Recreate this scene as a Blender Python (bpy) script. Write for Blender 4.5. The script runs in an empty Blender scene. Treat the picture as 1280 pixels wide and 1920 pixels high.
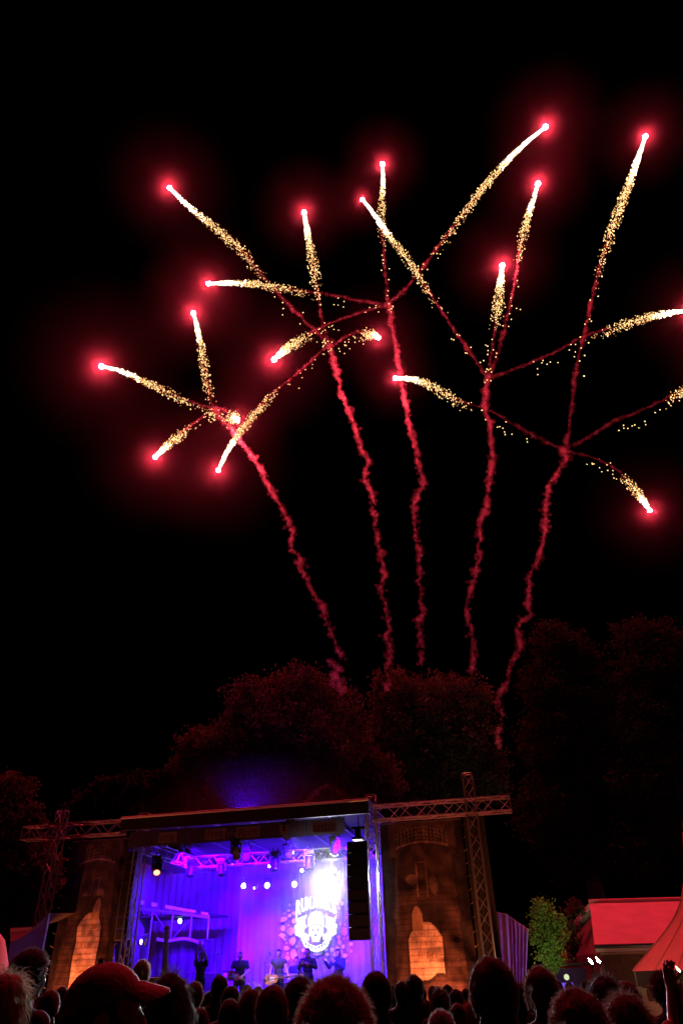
import bpy, math, random
import numpy as np
from mathutils import Vector, Matrix, noise as mnoise

sc = bpy.context.scene
COL = sc.collection
random.seed(7)
PI = math.pi

# ------------------------------------------------------------------ camera
F = 1291.0                       # focal length in pixels of the 1280 x 1920 photograph
PITCH, ROLL = math.radians(34.56), math.radians(-1.47)
EYE = Vector((0, 0, 1.64))
cam_d = bpy.data.cameras.new('camera')
cam_d.sensor_fit = 'VERTICAL'; cam_d.sensor_height = 36.0; cam_d.lens = F / 1920 * 36
cam_d.clip_start = 0.05; cam_d.clip_end = 3000
cam = bpy.data.objects.new('camera', cam_d); COL.objects.link(cam)
CAMROT = Matrix.Rotation(PI / 2 + PITCH, 3, 'X') @ Matrix.Rotation(ROLL, 3, 'Z')
cam.matrix_world = Matrix.Translation(EYE) @ CAMROT.to_4x4()
sc.camera = cam

# ------------------------------------------------------------------ night sky and exposure
world = bpy.data.worlds.new('World'); sc.world = world; world.use_nodes = True
wn = world.node_tree.nodes; wl = world.node_tree.links
sky = wn.new('ShaderNodeTexSky'); sky.sky_type = 'NISHITA'; sky.sun_disc = False
sky.sun_elevation = math.radians(-8); sky.sun_rotation = math.radians(200)
bg = wn['Background']; wl.new(sky.outputs['Color'], bg.inputs['Color']); bg.inputs['Strength'].default_value = 0.004
sc.view_settings.view_transform = 'Standard'; sc.view_settings.look = 'None'
sc.view_settings.exposure = 0.0; sc.view_settings.gamma = 1.0; sc.view_settings.use_curve_mapping = False
cy = sc.cycles
cy.max_bounces = 6; cy.diffuse_bounces = 2; cy.glossy_bounces = 2; cy.transmission_bounces = 4
cy.transparent_max_bounces = 48; cy.volume_bounces = 0
cy.sample_clamp_indirect = 4.0; cy.volume_step_rate = .35; cy.use_denoising = True; cy.caustics_reflective = False; cy.caustics_refractive = False

# light levels that are tuned together
STAR_L = 7500.0                  # radiance of a burning star
PURPLE = (0.06, 0.0, 1.0)
RED = (1.0, 0.022, 0.05)

# ------------------------------------------------------------------ helpers
def ray(px, py):
    return CAMROT @ Vector(((px - 640) / F, (960 - py) / F, -1.0))
def at(px, py, Y):               # the point of the place at distance Y in front of the camera that the photograph shows at px, py
    d = ray(px, py); return EYE + d * (Y / d.y)
def at_t(px, py, t):
    return EYE + ray(px, py) * t

ANG = math.radians(12.6)         # the stage front is turned by this much
UU = Vector((math.cos(ANG), -math.sin(ANG), 0)); WW = Vector((math.sin(ANG), math.cos(ANG), 0))
_d = ray(467, 1530); _d = _d / math.hypot(_d.x, _d.y)
S0 = EYE + _d * 24.3; S0.z = 0
def SP(u, w, z=0.0): return S0 + UU * u + WW * w + Vector((0, 0, z))
def ST(px, py, w=0.0):           # photograph -> (along the stage front, behind it, height)
    d = ray(px, py); t = ((S0 - EYE).dot(WW) + w) / d.dot(WW)
    q = EYE + d * t - S0
    return Vector((q.dot(UU), w, q.z))

def _ico():
    t = (1 + 5 ** .5) / 2
    v = [(-1,t,0),(1,t,0),(-1,-t,0),(1,-t,0),(0,-1,t),(0,1,t),(0,-1,-t),(0,1,-t),(t,0,-1),(t,0,1),(-t,0,-1),(-t,0,1)]
    v = [tuple(Vector(a).normalized()) for a in v]
    f = [(0,11,5),(0,5,1),(0,1,7),(0,7,10),(0,10,11),(1,5,9),(5,11,4),(11,10,2),(10,7,6),(7,1,8),(3,9,4),(3,4,2),(3,2,6),(3,6,8),(3,8,9),(4,9,5),(2,4,11),(6,2,10),(8,6,7),(9,8,1)]
    return v, f
def _sub(v, f):
    v = list(v); m = {}; nf = []
    def mid(a, b):
        k = (min(a, b), max(a, b))
        if k not in m:
            m[k] = len(v); v.append(tuple(((Vector(v[a]) + Vector(v[b])) / 2).normalized()))
        return m[k]
    for a, b, c in f:
        x, y, z = mid(a, b), mid(b, c), mid(c, a)
        nf += [(a, x, z), (x, b, y), (z, y, c), (x, y, z)]
    return v, nf
ICO = [_ico()]
for _ in range(3): ICO.append(_sub(*ICO[-1]))

class MB:
    def __init__(s): s.v = []; s.f = []
    def add(s, v, f):
        o = len(s.v); s.v += [tuple(a) for a in v]; s.f += [tuple(i + o for i in q) for q in f]; return s
    def box(s, c, d, rot=None):
        c = Vector(c); h = [Vector((x * d[0] / 2, y * d[1] / 2, z * d[2] / 2)) for x in (-1, 1) for y in (-1, 1) for z in (-1, 1)]
        if rot is not None: h = [rot @ a for a in h]
        return s.add([c + a for a in h], [(0,1,3,2),(4,6,7,5),(0,4,5,1),(2,3,7,6),(0,2,6,4),(1,5,7,3)])
    def tube(s, p0, p1, r0, r1=None, n=8):
        r1 = r0 if r1 is None else r1
        p0 = Vector(p0); p1 = Vector(p1); z = (p1 - p0).normalized()
        x = z.orthogonal().normalized(); y = z.cross(x)
        v = []
        for p, r in ((p0, r0), (p1, r1)):
            v += [p + (x * math.cos(2*PI*i/n) + y * math.sin(2*PI*i/n)) * r for i in range(n)]
        f = [(i, (i+1) % n, n + (i+1) % n, n + i) for i in range(n)]
        f += [tuple(reversed(range(n))), tuple(range(n, 2*n))]
        return s.add(v, f)
    def path(s, pts, rads, n=8):
        pts = [Vector(p) for p in pts]; v = []; f = []
        x = None
        for k, p in enumerate(pts):
            t = (pts[min(k+1, len(pts)-1)] - pts[max(k-1, 0)]).normalized()
            x = t.orthogonal().normalized() if x is None else (x - t * x.dot(t)).normalized()
            y = t.cross(x); r = rads[k] if hasattr(rads, '__len__') else rads
            v += [p + (x * math.cos(2*PI*i/n) + y * math.sin(2*PI*i/n)) * r for i in range(n)]
        for k in range(len(pts) - 1):
            f += [(k*n+i, k*n+(i+1) % n, (k+1)*n+(i+1) % n, (k+1)*n+i) for i in range(n)]
        m = len(pts) - 1
        f += [tuple(reversed(range(n))), tuple(range(m*n, m*n+n))]
        return s.add(v, f)
    def ico(s, c, r, sub=1, jit=0.0, sd=0):
        v, f = ICO[sub]; c = Vector(c); r = Vector((r, r, r)) if not hasattr(r, '__len__') else Vector(r)
        out = []
        for a in v:
            k = 1.0
            if jit: k += jit * mnoise.noise(Vector(a) * 1.7 + Vector((sd * 3.1, sd * 1.7, sd)))
            out.append((c.x + a[0]*r.x*k, c.y + a[1]*r.y*k, c.z + a[2]*r.z*k))
        return s.add(out, f)
    def capsule(s, p0, p1, r0, r1):
        s.tube(p0, p1, r0, r1, 12); s.ico(p0, r0 * 1.0, 2); s.ico(p1, r1 * 1.0, 2); return s
    def lathe(s, prof, c=(0, 0, 0), n=16, axis='Z'):
        c = Vector(c); v = []; f = []
        for r, z in prof:
            for i in range(n):
                a = 2*PI*i/n; q = Vector((r*math.cos(a), r*math.sin(a), z))
                if axis == 'Y': q = Vector((q.x, q.z, q.y))
                if axis == 'X': q = Vector((q.z, q.x, q.y))
                v.append(c + q)
        for k in range(len(prof) - 1):
            f += [(k*n+i, k*n+(i+1) % n, (k+1)*n+(i+1) % n, (k+1)*n+i) for i in range(n)]
        m = len(prof) - 1
        f += [tuple(reversed(range(n))), tuple(range(m*n, m*n+n))]
        return s.add(v, f)
    def prism(s, poly, y0, y1, mp=None):   # polygon in x,z, extruded along y
        n = len(poly)
        v = [Vector((a, y0, b)) for a, b in poly] + [Vector((a, y1, b)) for a, b in poly]
        if mp: v = [mp(q) for q in v]
        f = [tuple(range(n)), tuple(reversed(range(n, 2*n)))] + [(i, n+i, n+(i+1) % n, (i+1) % n) for i in range(n)]
        return s.add(v, f)
    def grid(s, fn, nu, nv):
        v = [fn(i/nu, j/nv) for j in range(nv+1) for i in range(nu+1)]
        f = [(j*(nu+1)+i, j*(nu+1)+i+1, (j+1)*(nu+1)+i+1, (j+1)*(nu+1)+i) for j in range(nv) for i in range(nu)]
        return s.add(v, f)
    def mesh(s, name, mat=None, smooth=False):
        me = bpy.data.meshes.new(name); me.from_pydata(s.v, [], s.f); me.update()
        if mat: me.materials.append(mat)
        if smooth: me.polygons.foreach_set('use_smooth', [True] * len(me.polygons))
        return me
    def build(s, name, mat, parent=None, smooth=False, loc=None, rz=None):
        return put(name, s.mesh(name, mat, smooth), parent, loc, rz)

def put(name, me, parent=None, loc=None, rz=None):
    o = bpy.data.objects.new(name, me); COL.objects.link(o)
    if parent: o.parent = parent
    if loc is not None: o.location = loc
    if rz is not None: o.rotation_euler = (0, 0, rz)
    return o
def tag(o, label=None, cat=None, group=None, kind=None):
    if label: o['label'] = label
    if cat: o['category'] = cat
    if group: o['group'] = group
    if kind: o['kind'] = kind
    return o
def empty(name, label, cat, loc, rz=0, group=None):
    o = bpy.data.objects.new(name, None); COL.objects.link(o)
    o.location = loc; o.rotation_euler = (0, 0, rz); o.empty_display_size = .2
    return tag(o, label, cat, group)
def stage_thing(name, label, cat, u, w, z, group=None, rz=0):
    return empty(name, label, cat, SP(u, w, z), -ANG + rz, group)

MATS = {}
def pm(name, col, rough=0.6, metal=0.0, var=0.0, scale=8.0, bump=0.0, bscale=40.0, spec=0.4, sheen=0.0):
    m = bpy.data.materials.new(name); m.use_nodes = True; N = m.node_tree.nodes; L = m.node_tree.links
    b = N['Principled BSDF']; b.inputs['Base Color'].default_value = (*col, 1); b.inputs['Roughness'].default_value = rough
    b.inputs['Metallic'].default_value = metal; b.inputs['Specular IOR Level'].default_value = spec
    if sheen: b.inputs['Sheen Weight'].default_value = sheen
    tc = N.new('ShaderNodeTexCoord')
    if var:
        n = N.new('ShaderNodeTexNoise'); n.inputs['Scale'].default_value = scale; n.inputs['Detail'].default_value = 5
        L.new(tc.outputs['Object'], n.inputs['Vector'])
        r = N.new('ShaderNodeValToRGB')
        r.color_ramp.elements[0].color = (*[c * (1 - var) for c in col], 1); r.color_ramp.elements[0].position = .3
        r.color_ramp.elements[1].color = (*[min(1, c * (1 + var)) for c in col], 1); r.color_ramp.elements[1].position = .7
        L.new(n.outputs['Fac'], r.inputs['Fac']); L.new(r.outputs['Color'], b.inputs['Base Color'])
    if bump:
        n2 = N.new('ShaderNodeTexNoise'); n2.inputs['Scale'].default_value = bscale; n2.inputs['Detail'].default_value = 6
        L.new(tc.outputs['Object'], n2.inputs['Vector'])
        bp = N.new('ShaderNodeBump'); bp.inputs['Strength'].default_value = bump; bp.inputs['Distance'].default_value = .02
        L.new(n2.outputs['Fac'], bp.inputs['Height']); L.new(bp.outputs['Normal'], b.inputs['Normal'])
    MATS[name] = m; return m
def em(name, col, strength, sample=True):
    m = bpy.data.materials.new(name); m.use_nodes = True; N = m.node_tree.nodes; L = m.node_tree.links
    N.remove(N['Principled BSDF']); e = N.new('ShaderNodeEmission')
    e.inputs['Color'].default_value = (*col, 1); e.inputs['Strength'].default_value = strength
    L.new(e.outputs[0], N['Material Output'].inputs['Surface'])
    m.cycles.emission_sampling = 'FRONT_BACK' if sample else 'NONE'
    MATS[name] = m; return m
def cloth_mat(name, col, trans=0.3, rough=.9, var=.15, scale=6, bump=.3, bscale=30, attr=None):
    m = pm(name, col, rough, 0, var, scale, bump, bscale, .2); N = m.node_tree.nodes; L = m.node_tree.links
    b = N['Principled BSDF']; t = N.new('ShaderNodeBsdfTranslucent'); t.inputs['Color'].default_value = (*col, 1)
    if attr:
        a = N.new('ShaderNodeAttribute'); a.attribute_name = attr
        L.new(a.outputs['Color'], b.inputs['Base Color']); L.new(a.outputs['Color'], t.inputs['Color'])
    mx = N.new('ShaderNodeMixShader'); mx.inputs[0].default_value = trans
    L.new(b.outputs[0], mx.inputs[1]); L.new(t.outputs[0], mx.inputs[2]); L.new(mx.outputs[0], N['Material Output'].inputs['Surface'])
    return m
def volume_mat(name, density, col=(1, 1, 1), radius=None, fall=2.0, aniso=0.0):
    m = bpy.data.materials.new(name); m.use_nodes = True; N = m.node_tree.nodes; L = m.node_tree.links
    N.remove(N['Principled BSDF']); v = N.new('ShaderNodeVolumePrincipled')
    v.inputs['Color'].default_value = (*col, 1); v.inputs['Density'].default_value = density; v.inputs['Anisotropy'].default_value = aniso
    if radius:                    # thins out towards the edge of the puff, and is uneven like smoke
        tc = N.new('ShaderNodeTexCoord')
        ln = N.new('ShaderNodeVectorMath'); ln.operation = 'LENGTH'; L.new(tc.outputs['Object'], ln.inputs[0])
        mr = N.new('ShaderNodeMapRange'); mr.inputs['From Min'].default_value = 0; mr.inputs['From Max'].default_value = radius
        mr.inputs['To Min'].default_value = 1; mr.inputs['To Max'].default_value = 0
        L.new(ln.outputs['Value'], mr.inputs['Value'])
        pw = N.new('ShaderNodeMath'); pw.operation = 'POWER'; pw.inputs[1].default_value = fall; L.new(mr.outputs[0], pw.inputs[0])
        ns = N.new('ShaderNodeTexNoise'); ns.inputs['Scale'].default_value = 2.2 / radius; ns.inputs['Detail'].default_value = 2
        L.new(tc.outputs['Object'], ns.inputs['Vector'])
        ad = N.new('ShaderNodeMath'); ad.operation = 'MULTIPLY_ADD'; ad.inputs[1].default_value = 1.6; ad.inputs[2].default_value = .2
        L.new(ns.outputs['Fac'], ad.inputs[0])
        m1 = N.new('ShaderNodeMath'); m1.operation = 'MULTIPLY'; L.new(pw.outputs[0], m1.inputs[0]); L.new(ad.outputs[0], m1.inputs[1])
        m2 = N.new('ShaderNodeMath'); m2.operation = 'MULTIPLY'; m2.inputs[1].default_value = density; L.new(m1.outputs[0], m2.inputs[0])
        L.new(m2.outputs[0], v.inputs['Density'])
    L.new(v.outputs[0], N['Material Output'].inputs['Volume'])
    MATS[name] = m; return m

def lamp(name, kind, loc, col, power, parent=None, aim=None, size=.05, spot=60, blend=.4):
    l = bpy.data.lights.new(name, kind); l.color = col; l.energy = power
    if kind == 'SPOT': l.spot_size = math.radians(spot); l.spot_blend = blend
    l.shadow_soft_size = size
    o = bpy.data.objects.new(name, l); COL.objects.link(o); o.location = loc
    if parent: o.parent = parent
    if aim is not None: o.rotation_euler = (Vector(aim) - Vector(loc)).to_track_quat('-Z', 'Y').to_euler()
    return o

def evaluated(name, mb, mods, mat=None, smooth=True):
    me = mb.mesh('tmp'); o = bpy.data.objects.new('tmp', me); COL.objects.link(o)
    for kind, kw in mods:
        m = o.modifiers.new(kind, kind)
        for k, x in kw.items(): setattr(m, k, x)
    dg = bpy.context.evaluated_depsgraph_get(); dg.update()
    r = bpy.data.meshes.new_from_object(o.evaluated_get(dg)); r.name = name
    bpy.data.objects.remove(o); bpy.data.meshes.remove(me)
    r.materials.clear()
    if mat: r.materials.append(mat)
    if smooth: r.polygons.foreach_set('use_smooth', [True] * len(r.polygons))
    return r
def remeshed(name, mb, voxel, mat=None, smooth_it=4):
    return evaluated(name, mb, [('REMESH', dict(mode='VOXEL', voxel_size=voxel)), ('SMOOTH', dict(factor=.5, iterations=smooth_it))], mat)

# ------------------------------------------------------------------ materials
pm('grass', (.035, .05, .02), .95, 0, .5, 3, .6, 20)
pm('aluminium', (.34, .34, .35), .42, .7, .1, 20, .1, 60)
pm('dark_metal', (.06, .06, .065), .45, .6, .2, 10)
pm('black_plastic', (.02, .02, .022), .5, 0, .3, 12, .1, 50)
pm('grille', (.03, .03, .032), .55, .4, .3, 60, .4, 120)
pm('stage_black', (.03, .028, .03), .75, 0, .3, 2, .2, 10)
cloth_mat('curtain', (.24, .22, .27), .1, .95, .1, 2, .2, 12)
cloth_mat('banner_dark', (.075, .062, .075), .02, .9, .2, 4)
pm('banner_pale', (.24, .20, .18), .85, 0, .15, 10)
pm('banner_ink', (.03, .025, .03), .9)
cloth_mat('scrim', (.2, .1, .08), .05, .95, .1, 6, .35, 60, attr='print')
cloth_mat('tarp', (.34, .3, .34), .25, .6, .15, 5)
cloth_mat('tent_red', (.78, .26, .29), .25, .85, .08, 3, .2, 40)
cloth_mat('tent_grey', (.075, .065, .065), .2, .9, .25, 2, .3, 8)
cloth_mat('cream_cloth', (.62, .55, .36), .35, .9, .1, 6)
cloth_mat('white_cloth', (.75, .75, .78), .35, .9, .1, 6)
pm('wood', (.34, .2, .13), .7, 0, .3, 6, .3, 25)
pm('bark', (.07, .05, .035), .95, 0, .4, 5, .8, 12)
pm('wall_plaster', (.42, .27, .19), .9, 0, .2, 2, .3, 20)
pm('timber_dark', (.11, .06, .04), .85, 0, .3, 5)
pm('skin', (.40, .23, .17), .55, 0, .1, 20, .05, 80)
pm('wood_red', (.45, .10, .04), .35, 0, .2, 9)
pm('sunburst', (.55, .30, .10), .3, 0, .3, 5)
pm('chrome', (.7, .7, .72), .2, 1)
pm('drum_shell', (.32, .30, .36), .35, 0, .1, 9)
pm('drum_skin', (.75, .74, .72), .6)
pm('brass', (.75, .55, .25), .28, 1)
pm('amp_cloth', (.22, .18, .18), .8, 0, .3, 40, .3, 90)
pm('amp_face', (.7, .68, .66), .5)
for nm, c in (('black', (.018, .017, .018)), ('navy', (.02, .025, .05)), ('grey', (.045, .045, .045)), ('maroon', (.12, .02, .02)), ('olive', (.05, .055, .03)), ('white', (.5, .5, .5)), ('red', (.3, .03, .03))):
    pm('fabric_' + nm, c, .9, 0, .25, 20, .3, 60, .2)
for nm, c in (('black', (.02, .015, .012)), ('brown', (.055, .03, .018)), ('dark', (.032, .02, .015)), ('blond', (.34, .24, .12)), ('grey', (.22, .2, .19)), ('auburn', (.11, .035, .02)), ('chestnut', (.16, .085, .05))):
    pm('hair_' + nm, tuple(v * .75 for v in c), .75, 0, .3, 60, 0, 1, .15)
for nm in ('black', 'brown', 'dark', 'blond', 'grey', 'auburn', 'chestnut'):
    m = MATS['hair_' + nm]; N = m.node_tree.nodes; L = m.node_tree.links; b = N['Principled BSDF']; c = b.inputs['Base Color'].default_value
    tl = N.new('ShaderNodeBsdfTranslucent'); tl.inputs['Color'].default_value = tuple(min(.24, .06 + v * 1.2) for v in c[:3]) + (1,)
    mx = N.new('ShaderNodeMixShader'); mx.inputs[0].default_value = .4; L.new(b.outputs[0], mx.inputs[1]); L.new(tl.outputs[0], mx.inputs[2]); L.new(mx.outputs[0], N['Material Output'].inputs['Surface'])
pm('cap_red', (.12, .016, .02), .85, 0, .15, 20, .3, 90, .2)

def leaf_mat(name, col):
    m = bpy.data.materials.new(name); m.use_nodes = True; N = m.node_tree.nodes; L = m.node_tree.links
    b = N['Principled BSDF']; b.inputs['Roughness'].default_value = .85; b.inputs['Specular IOR Level'].default_value = .04
    t = N.new('ShaderNodeBsdfTranslucent'); tc = N.new('ShaderNodeTexCoord')
    n = N.new('ShaderNodeTexNoise'); n.inputs['Scale'].default_value = .9; n.inputs['Detail'].default_value = 4; L.new(tc.outputs['Object'], n.inputs['Vector'])
    r = N.new('ShaderNodeValToRGB'); r.color_ramp.elements[0].color = (*[c * .5 for c in col], 1); r.color_ramp.elements[0].position = .35
    r.color_ramp.elements[1].color = (*[c * 1.5 for c in col], 1); r.color_ramp.elements[1].position = .65
    L.new(n.outputs['Fac'], r.inputs['Fac']); L.new(r.outputs[0], b.inputs['Base Color']); L.new(r.outputs[0], t.inputs['Color'])
    mx = N.new('ShaderNodeMixShader'); mx.inputs[0].default_value = .35
    L.new(b.outputs[0], mx.inputs[1]); L.new(t.outputs[0], mx.inputs[2]); L.new(mx.outputs[0], N['Material Output'].inputs['Surface'])
    MATS[name] = m; return m
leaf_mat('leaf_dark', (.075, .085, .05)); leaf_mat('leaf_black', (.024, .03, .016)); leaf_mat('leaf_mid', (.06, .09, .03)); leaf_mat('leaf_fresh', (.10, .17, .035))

# ------------------------------------------------------------------ ground
g = MB(); g.grid(lambda i, j: ((i - .5) * 900, (j - .3) * 900, -.02 + .02 * mnoise.noise(Vector((i * 40, j * 40, 0)))), 60, 60)
tag(g.build('ground', MATS['grass']), 'dark trampled grass of the festival field', kind='structure')

# ------------------------------------------------------------------ trusses
def unit_tube(name, n=8):
    return MB().tube((0, 0, 0), (0, 0, 1), 1, 1, n).mesh(name, MATS['aluminium'], False)
CHORD = unit_tube('chord'); BRACE = unit_tube('brace', 6)
def rod(name, me, p0, p1, r, parent):
    p0 = Vector(p0); p1 = Vector(p1); d = p1 - p0
    o = put(name, me, parent); o.location = p0; o.rotation_euler = d.to_track_quat('Z', 'Y').to_euler(); o.scale = (r, r, d.length); return o
def truss(name, label, cat, a, b, size, z_up, bay=.42, rad=.026, group=None, fine=True, skip_back=False):
    """A box truss from a to b (stage coordinates); z_up is one of its two side directions."""
    a = Vector(a); b = Vector(b); ax = (b - a).normalized(); s1 = Vector(z_up).normalized(); s2 = ax.cross(s1)
    root = stage_thing(name, label, cat, a.x, a.y, a.z, group); L = (b - a).length; h = size / 2
    cor = [s1 * h + s2 * h, s1 * h - s2 * h, -s1 * h - s2 * h, -s1 * h + s2 * h]
    for c in cor: rod('chord', CHORD, c, c + ax * L, rad, root)
    n = max(1, round(L / bay)); st = L / n
    joined = MB()
    for k in range(n):
        for q in range(4):
            if skip_back and q == 1: continue
            p, r = cor[q], cor[(q + 1) % 4]
            if k % 2: p, r = r, p
            if fine: rod('brace', BRACE, p + ax * st * k, r + ax * st * (k + 1), rad * .5, root)
            else: joined.tube(p + ax * st * k, r + ax * st * (k + 1), rad * .5, n=5)
    for k in (0, n):
        for q in range(4):
            if fine: rod('brace', BRACE, cor[q] + ax * st * k, cor[(q + 1) % 4] + ax * st * k, rad * .6, root)
            else: joined.tube(cor[q] + ax * st * k, cor[(q + 1) % 4] + ax * st * k, rad * .6, n=5)
    if not fine:
        tag(joined.build('bracing', MATS['aluminium'], root), kind='stuff')
    return root
ZV = (0, 0, 1); YV = (0, 1, 0)
eL, eR = ST(60, 1565), ST(957, 1511)
truss('box_truss', 'aluminium box truss beam over the left castle banner, tinted red', 'truss', (-8.0, -.25, 6.17), (-4.3, -.25, 6.17), .40, ZV)
truss('box_truss', 'aluminium box truss beam over the right castle banner with a free red-lit end', 'truss', (4.15, -.25, 6.03), (8.35, -.25, 6.03), .40, ZV)
truss('truss_tower', 'slim truss tower left of the left castle banner', 'truss tower', (-6.68, -.30, 0), (-6.68, -.30, 6.82), .30, YV, .40)
truss('truss_tower', 'slim truss tower with red-lit rungs right of the right castle banner', 'truss tower', (7.18, -.30, 0), (7.18, -.30, 6.98), .30, YV, .40)
truss('truss_tower', 'truss column at the left edge of the stage opening, lit purple', 'truss tower', (-3.80, .15, 0), (-3.80, .15, 6.62), .30, YV, .33)
truss('truss_tower', 'truss column at the right edge of the stage opening behind the loudspeakers', 'truss tower', (4.02, .15, 0), (4.02, .15, 6.66), .30, YV, .33)
truss('box_truss', 'lighting truss hung across the rear of the stage', 'truss', (-3.4, 3.0, 5.45), (3.9, 3.0, 5.45), .34, ZV, .34, .024, fine=False)
truss('box_truss', 'short side truss running back from the right stage column under the roof', 'truss', (3.9, .4, 5.72), (3.9, 5.6, 5.72), .34, ZV, .34, .024, fine=False)
truss('box_truss', 'short side truss running back from the left stage column under the roof', 'truss', (-3.75, .4, 5.62), (-3.75, 5.6, 5.62), .34, ZV, .34, .024, fine=False)

# ------------------------------------------------------------------ stage roof, floor, curtain, sides
t = stage_thing('stage_roof', 'flat festival stage roof with a pale front beam edged in red light', 'stage roof', 0, 0, 6.0)
mb = MB()
mb.box((-.13, -.42, .20), (8.36, .10, .36)); mb.build('fascia', MATS['stage_black'], t)
mb = MB(); mb.tube((-4.32, -.46, .41), (4.06, -.46, .41), .042); mb.build('front_rail', MATS['amp_face'], t)
mb = MB()
mb.grid(lambda i, j: (-4.3 + 8.4 * i, -.36 + 7.0 * j, .42 - .25 * j + .02 * math.sin(i * 40)), 24, 8); mb.build('canopy', MATS['stage_black'], t)
MB().grid(lambda i, j: (-6.15 + 1.9 * i, .5 + 8.0 * j, -.12 - .1 * j), 10, 6).build('wing_canopy', MATS['banner_dark'], t)  # unseen wing cover added to keep firework light out
MB().box((-.1, 7.6, .12), (8.4, 2.2, .03)).build('rear_canopy', MATS['banner_dark'], t)  # roof run back, added to shade the rear curtain from the fireworks
for k in range(7):
    MB().box((-4.1 + k * 1.33, 3.1, .34 - .11), (.06, 6.6, .08)).build('rafter', MATS['aluminium'], t)

t = stage_thing('stage_floor', 'black raised stage deck with a skirted front', 'stage', 0, 0, 0)
mb = MB(); mb.box((.05, 3.3, .90), (8.5, 6.7, .10)); mb.build('deck', MATS['stage_black'], t)
mb = MB(); mb.grid(lambda i, j: (-4.2 + 8.5 * i, -.08 + .03 * math.sin(i * 90), .84 * j), 90, 3); mb.build('skirt', MATS['stage_black'], t)

def curtain(name, label, u0, u1, w, z0, z1, mat, folds, amp, cat='curtain'):
    t = stage_thing(name, label, cat, (u0 + u1) / 2, w, z0); wd = u1 - u0
    mb = MB()
    n = int(folds * 8)
    def fn(i, j):
        a = amp * math.sin(i * folds * 2 * PI + 1.3 * mnoise.noise(Vector((i * 5, j * 1.5, 0)))) * (1.1 - .3 * j)
        return ((i - .5) * wd, a, (z1 - z0) * j)
    mb.grid(fn, n, 6); mb.build('drape', mat, t, True)
    MB().tube((-wd / 2, 0, z1 - z0 + .03), (wd / 2, 0, z1 - z0 + .03), .03).build('rail', MATS['dark_metal'], t)
    return t
curtain('stage_curtain', 'pale backdrop curtain glowing purple behind the band', -2.6, 4.6, 6.45, .96, 5.75, MATS['curtain'], 26, .035)
curtain('stage_curtain', 'dark side curtain closing the left rear of the stage', -9.0, -2.7, 7.9, .3, 5.9, MATS['curtain'], 20, .05)
def side(u, label):
    t = stage_thing('side_wall', label, 'stage wall', u, 3.3, 0)
    mb = MB(); mb.grid(lambda i, j: (.04 * math.sin(i * 30), -3.05 + 6.2 * i, .96 + 4.9 * j), 40, 4); mb.build('sheet', MATS['curtain'], t, True)
    for k in range(4): MB().tube((0.06 if u > 0 else -.06, -2.9 + k * 2, 0), (0.06 if u > 0 else -.06, -2.9 + k * 2, 5.9), .03).build('post', MATS['aluminium'], t)
side(4.62, 'cloth wall closing the right side of the stage'); side(-6.25, 'cloth wall closing the left side of the stage')

# ------------------------------------------------------------------ lettering
def text_mesh(body, bold=.0, shear=0.0):
    c = bpy.data.curves.new('txt', 'FONT'); c.body = body; c.size = 1; c.offset = bold; c.shear = shear; c.resolution_u = 3
    o = bpy.data.objects.new('txt', c); COL.objects.link(o)
    dg = bpy.context.evaluated_depsgraph_get(); dg.update()
    me = bpy.data.meshes.new_from_object(o.evaluated_get(dg)); v = [tuple(a.co) for a in me.vertices]; f = [tuple(p.vertices) for p in me.polygons]
    bpy.data.objects.remove(o); bpy.data.curves.remove(c); bpy.data.meshes.remove(me)
    xs = [a[0] for a in v]; ys = [a[1] for a in v]
    x0, x1, y0, y1 = min(xs), max(xs), min(ys), max(ys)
    return [((a[0] - x0) / (x1 - x0), (a[1] - y0) / (y1 - y0)) for a in v], f
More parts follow.
